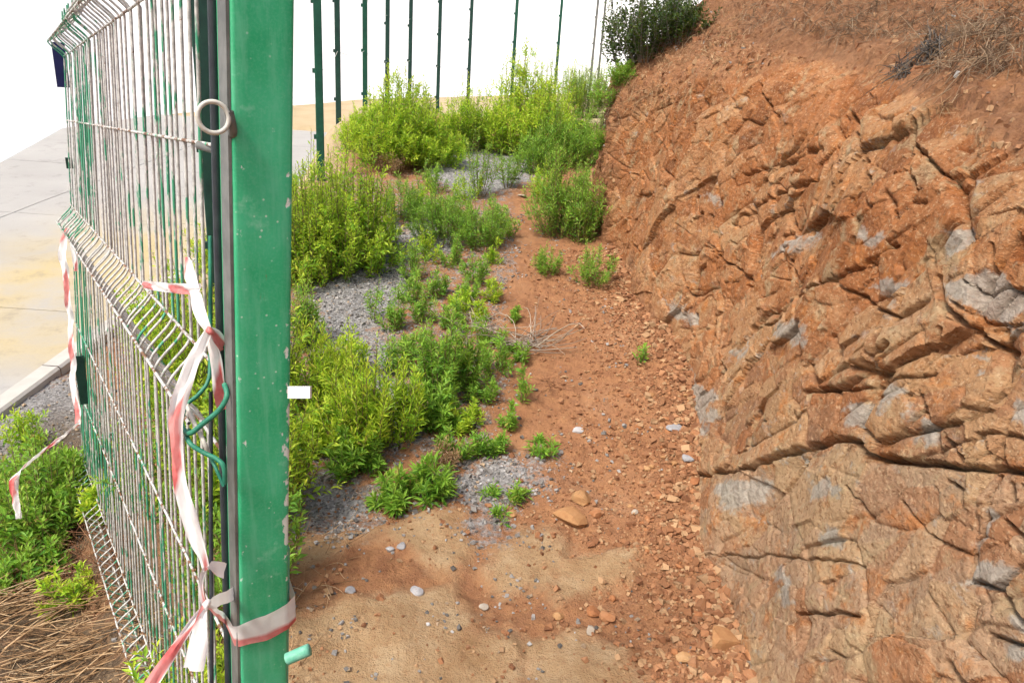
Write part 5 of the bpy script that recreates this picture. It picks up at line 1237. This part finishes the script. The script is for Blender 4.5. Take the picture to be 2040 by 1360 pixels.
gcol = rg.uniform(.08, .36, (len(xs), 1)) * np.array([[1.03, 1.0, .95]]); br = rg.uniform(0, 1, len(xs)) < .12; gcol[br] = np.array([.36, .27, .18]) * rg.uniform(.7, 1.2, (br.sum(), 1)); wh = rg.uniform(0, 1, len(xs)) < .025; gcol[wh] = .48
chips('gravel', 'loose grey road gravel scattered over the strip of weeds', 'gravel', xs, ys, sz, gcol, M['gravel'], 5)
print('gravel', len(xs))
# reddish crumbs of soil and rock
n = 15000
ry = 1.35 + rg.uniform(0, 1, n) ** 1.2 * 3.7
rx = np.interp(ry, [p[1] for p in foot], [p[0] for p in foot]) + .04 - np.abs(rg.normal(0, .34, n))
gm, sm_, _ = masks(rx, ry)
keep = rg.uniform(0, 1, n) < np.clip(.85 - .9 * sm_ - .6 * gm + .5 * fbm(rx * 6, ry * 6, 71, 3), 0.03, 1)
rx, ry = rx[keep], ry[keep]
ex = rg.uniform(-.8, .5, 3000); ey = rg.uniform(1.4, 2.6, 3000); ke = rg.uniform(0, 1, 3000) < .6 * sstep(-.1, .3, fbm(ex * 6, ey * 6, 73, 3)); rx = np.concatenate([rx, ex[ke]]); ry = np.concatenate([ry, ey[ke]])
sz = np.clip(rg.lognormal(math.log(.0062), .55, len(rx)), .0025, .026)
sz = np.clip(sz * (1 + 1.3 * np.exp(-np.clip(np.interp(ry, [p[1] for p in foot], [p[0] for p in foot]) - rx, 0, 9) / .10)), .0025, .034)
base_c = np.array([[.28, .128, .058], [.33, .165, .08], [.22, .095, .043], [.38, .235, .125]])
rc = base_c[rg.integers(0, 4, len(rx))] * rg.uniform(.8, 1.2, (len(rx), 1))
chips('rubble', 'reddish crumbs of rock and clods strewn along the bank foot', 'rubble', rx, ry, sz, rc, M['rubble'], 6)
print('rubble', len(rx))
# crumbs on the upper slope of the bank
sel = np.where((B.ravel() > 0.25) & (B.ravel() < 2.6) & (soilm.ravel() > .5) & (PX.ravel() > 1150) & (PX.ravel() < 2100) & (PY.ravel() > -60) & (PD.ravel() > .4))[0]
pk = rg.choice(sel, 4200); nb = len(pk)
shp = CUBE[None] * rg.uniform(.5, 1.0, (nb, 1, 3)) + rg.normal(0, .25, (nb, 8, 3)); szb = np.clip(rg.lognormal(math.log(.010), .55, nb), .004, .045)
v = shp * (szb * .5)[:, None, None] + bv[pk][:, None, :] + bn[pk][:, None, :] * (szb * .15)[:, None, None]
f = (CUBE_F[None] + (np.arange(nb) * 8)[:, None, None]).reshape(-1, 3)
me = mesh_np('clods', v.reshape(-1, 3), f, False); cc = base_c[rg.integers(0, 4, nb)] * rg.uniform(.8, 1.2, (nb, 1)); gk = rg.uniform(0, 1, nb) < .025; cc[gk] = np.array([.32, .31, .29]); attrc(me, 'col', np.repeat(cc, 8, 0))
tag(obj('rubble', me, M['rubble']), 'clods and crumbs lying on the soil slope above the rock face', 'rubble', kind='stuff')

def stone(label, px, py, wpx, mat, seed, flat=.65, el=1.0, group=None, rz=None, sub=2, cuts=9):
    q = hit(px, py, ground_z); D = (q - CAM) @ _F; r = wpx * D / FPX / 2
    v, f = stone_np(seed, sub, cuts, .10, flat); v = v * np.array([r * 1.15 * el, r * 1.0, r])
    me = mesh_np('stone', v, f, False)
    o = obj('stone', me, M[mat], None, (q[0], q[1] + r * .3, float(ground_z(q[0], q[1])) + r * flat * .32)); o.rotation_euler = (random.uniform(-.15, .15), random.uniform(-.15, .15), rz if rz is not None else random.uniform(0, 6.28))
    return tag(o, label, 'stone', group)
random.seed(8)
stone('large angular tan rock lying on the red path', 1136, 1042, 78, 'tan_stone', 101, .72, 1.0, None, .3, 2, 12)
stone('pointed tan rock behind the large tan rock', 1156, 1002, 48, 'tan_stone', 102, .75)
stone('square reddish stone touching the large tan rock', 1186, 1030, 30, 'red_stone', 103, .8)
stone('small tan stone on the gravel beside the tiny tuft', 1018, 1028, 24, 'tan_stone', 104)
stone('blue-grey stone lying alone on the tan slab', 830, 1182, 28, 'grey_stone', 105)
stone('white stone near the middle of the lower path', 962, 1214, 22, 'pale_stone', 106)
stone('grey stone with pale edge left of the tan slab', 696, 1178, 26, 'grey_stone', 107)
stone('dark grey stone in the crack of the upper slab', 798, 1092, 20, 'grey_stone', 108)
stone('pale grey stone beside the dark one in the crack', 777, 1098, 20, 'grey_stone', 109)
stone('orange block of rock at the lower path', 1212, 1236, 36, 'red_stone', 111, .8)
stone('slim yellow stone standing at the lower path', 1112, 1232, 22, 'tan_stone', 112, 1.0)
stone('rust-coloured stone left of the orange block', 1182, 1222, 30, 'red_stone', 113)
stone('pale greenish stone below the orange block', 1176, 1262, 26, 'pale_stone', 114)
stone('pale pebble alone on the red soil', 1264, 1022, 15, 'pale_stone', 115)
stone('flat white stone far up the path', 1042, 392, 22, 'pale_stone', 116, .35)
stone('flat grey slab far up the path', 1020, 356, 34, 'grey_stone', 117, .3)
stone('round ochre stone by the bottom of the rock face', 1362, 1316, 34, 'tan_stone', 118)
stone('pale block leaning on the bottom of the rock face', 1440, 1290, 70, 'tan_stone', 119, .8, 1.0)
stone('small boulder in the corner under the rock face', 1500, 1318, 44, 'red_stone', 122, .8)
stone('grey stone half buried beside the bank foot', 1345, 858, 34, 'grey_stone', 123, .4)
stone('grey rock chips at the edge of the red path', 1150, 862, 26, 'grey_stone', 124, .5)
stone('brown stone in the rubble below the ledge', 1385, 965, 26, 'red_stone', 125)
stone('lilac-grey stone in the rubble beside the ledge', 1372, 918, 26, 'grey_stone', 126)
for k in range(46):
    yy = random.uniform(1.55, 3.4); fx = float(np.interp(yy, [p[1] for p in foot], [p[0] for p in foot])); xx = fx - abs(random.gauss(0, .16)) - .01
    q = np.array([xx, yy, float(ground_z(xx, yy))]); r = random.uniform(.008, .020)
    v, f = stone_np(200 + k, 1, 6, .12, .75)
    o = obj('stone', mesh_np('stone', v * r * np.array([1.15, 1, 1]), f, False), M[random.choice(['red_stone', 'red_stone', 'tan_stone'])], None, (q[0], q[1], q[2] + r * .3)); o.rotation_euler = (0, 0, random.uniform(0, 6.28))
    tag(o, 'small reddish-brown stone in the rubble along the bank foot', 'stone', 'small stones along the bank foot')
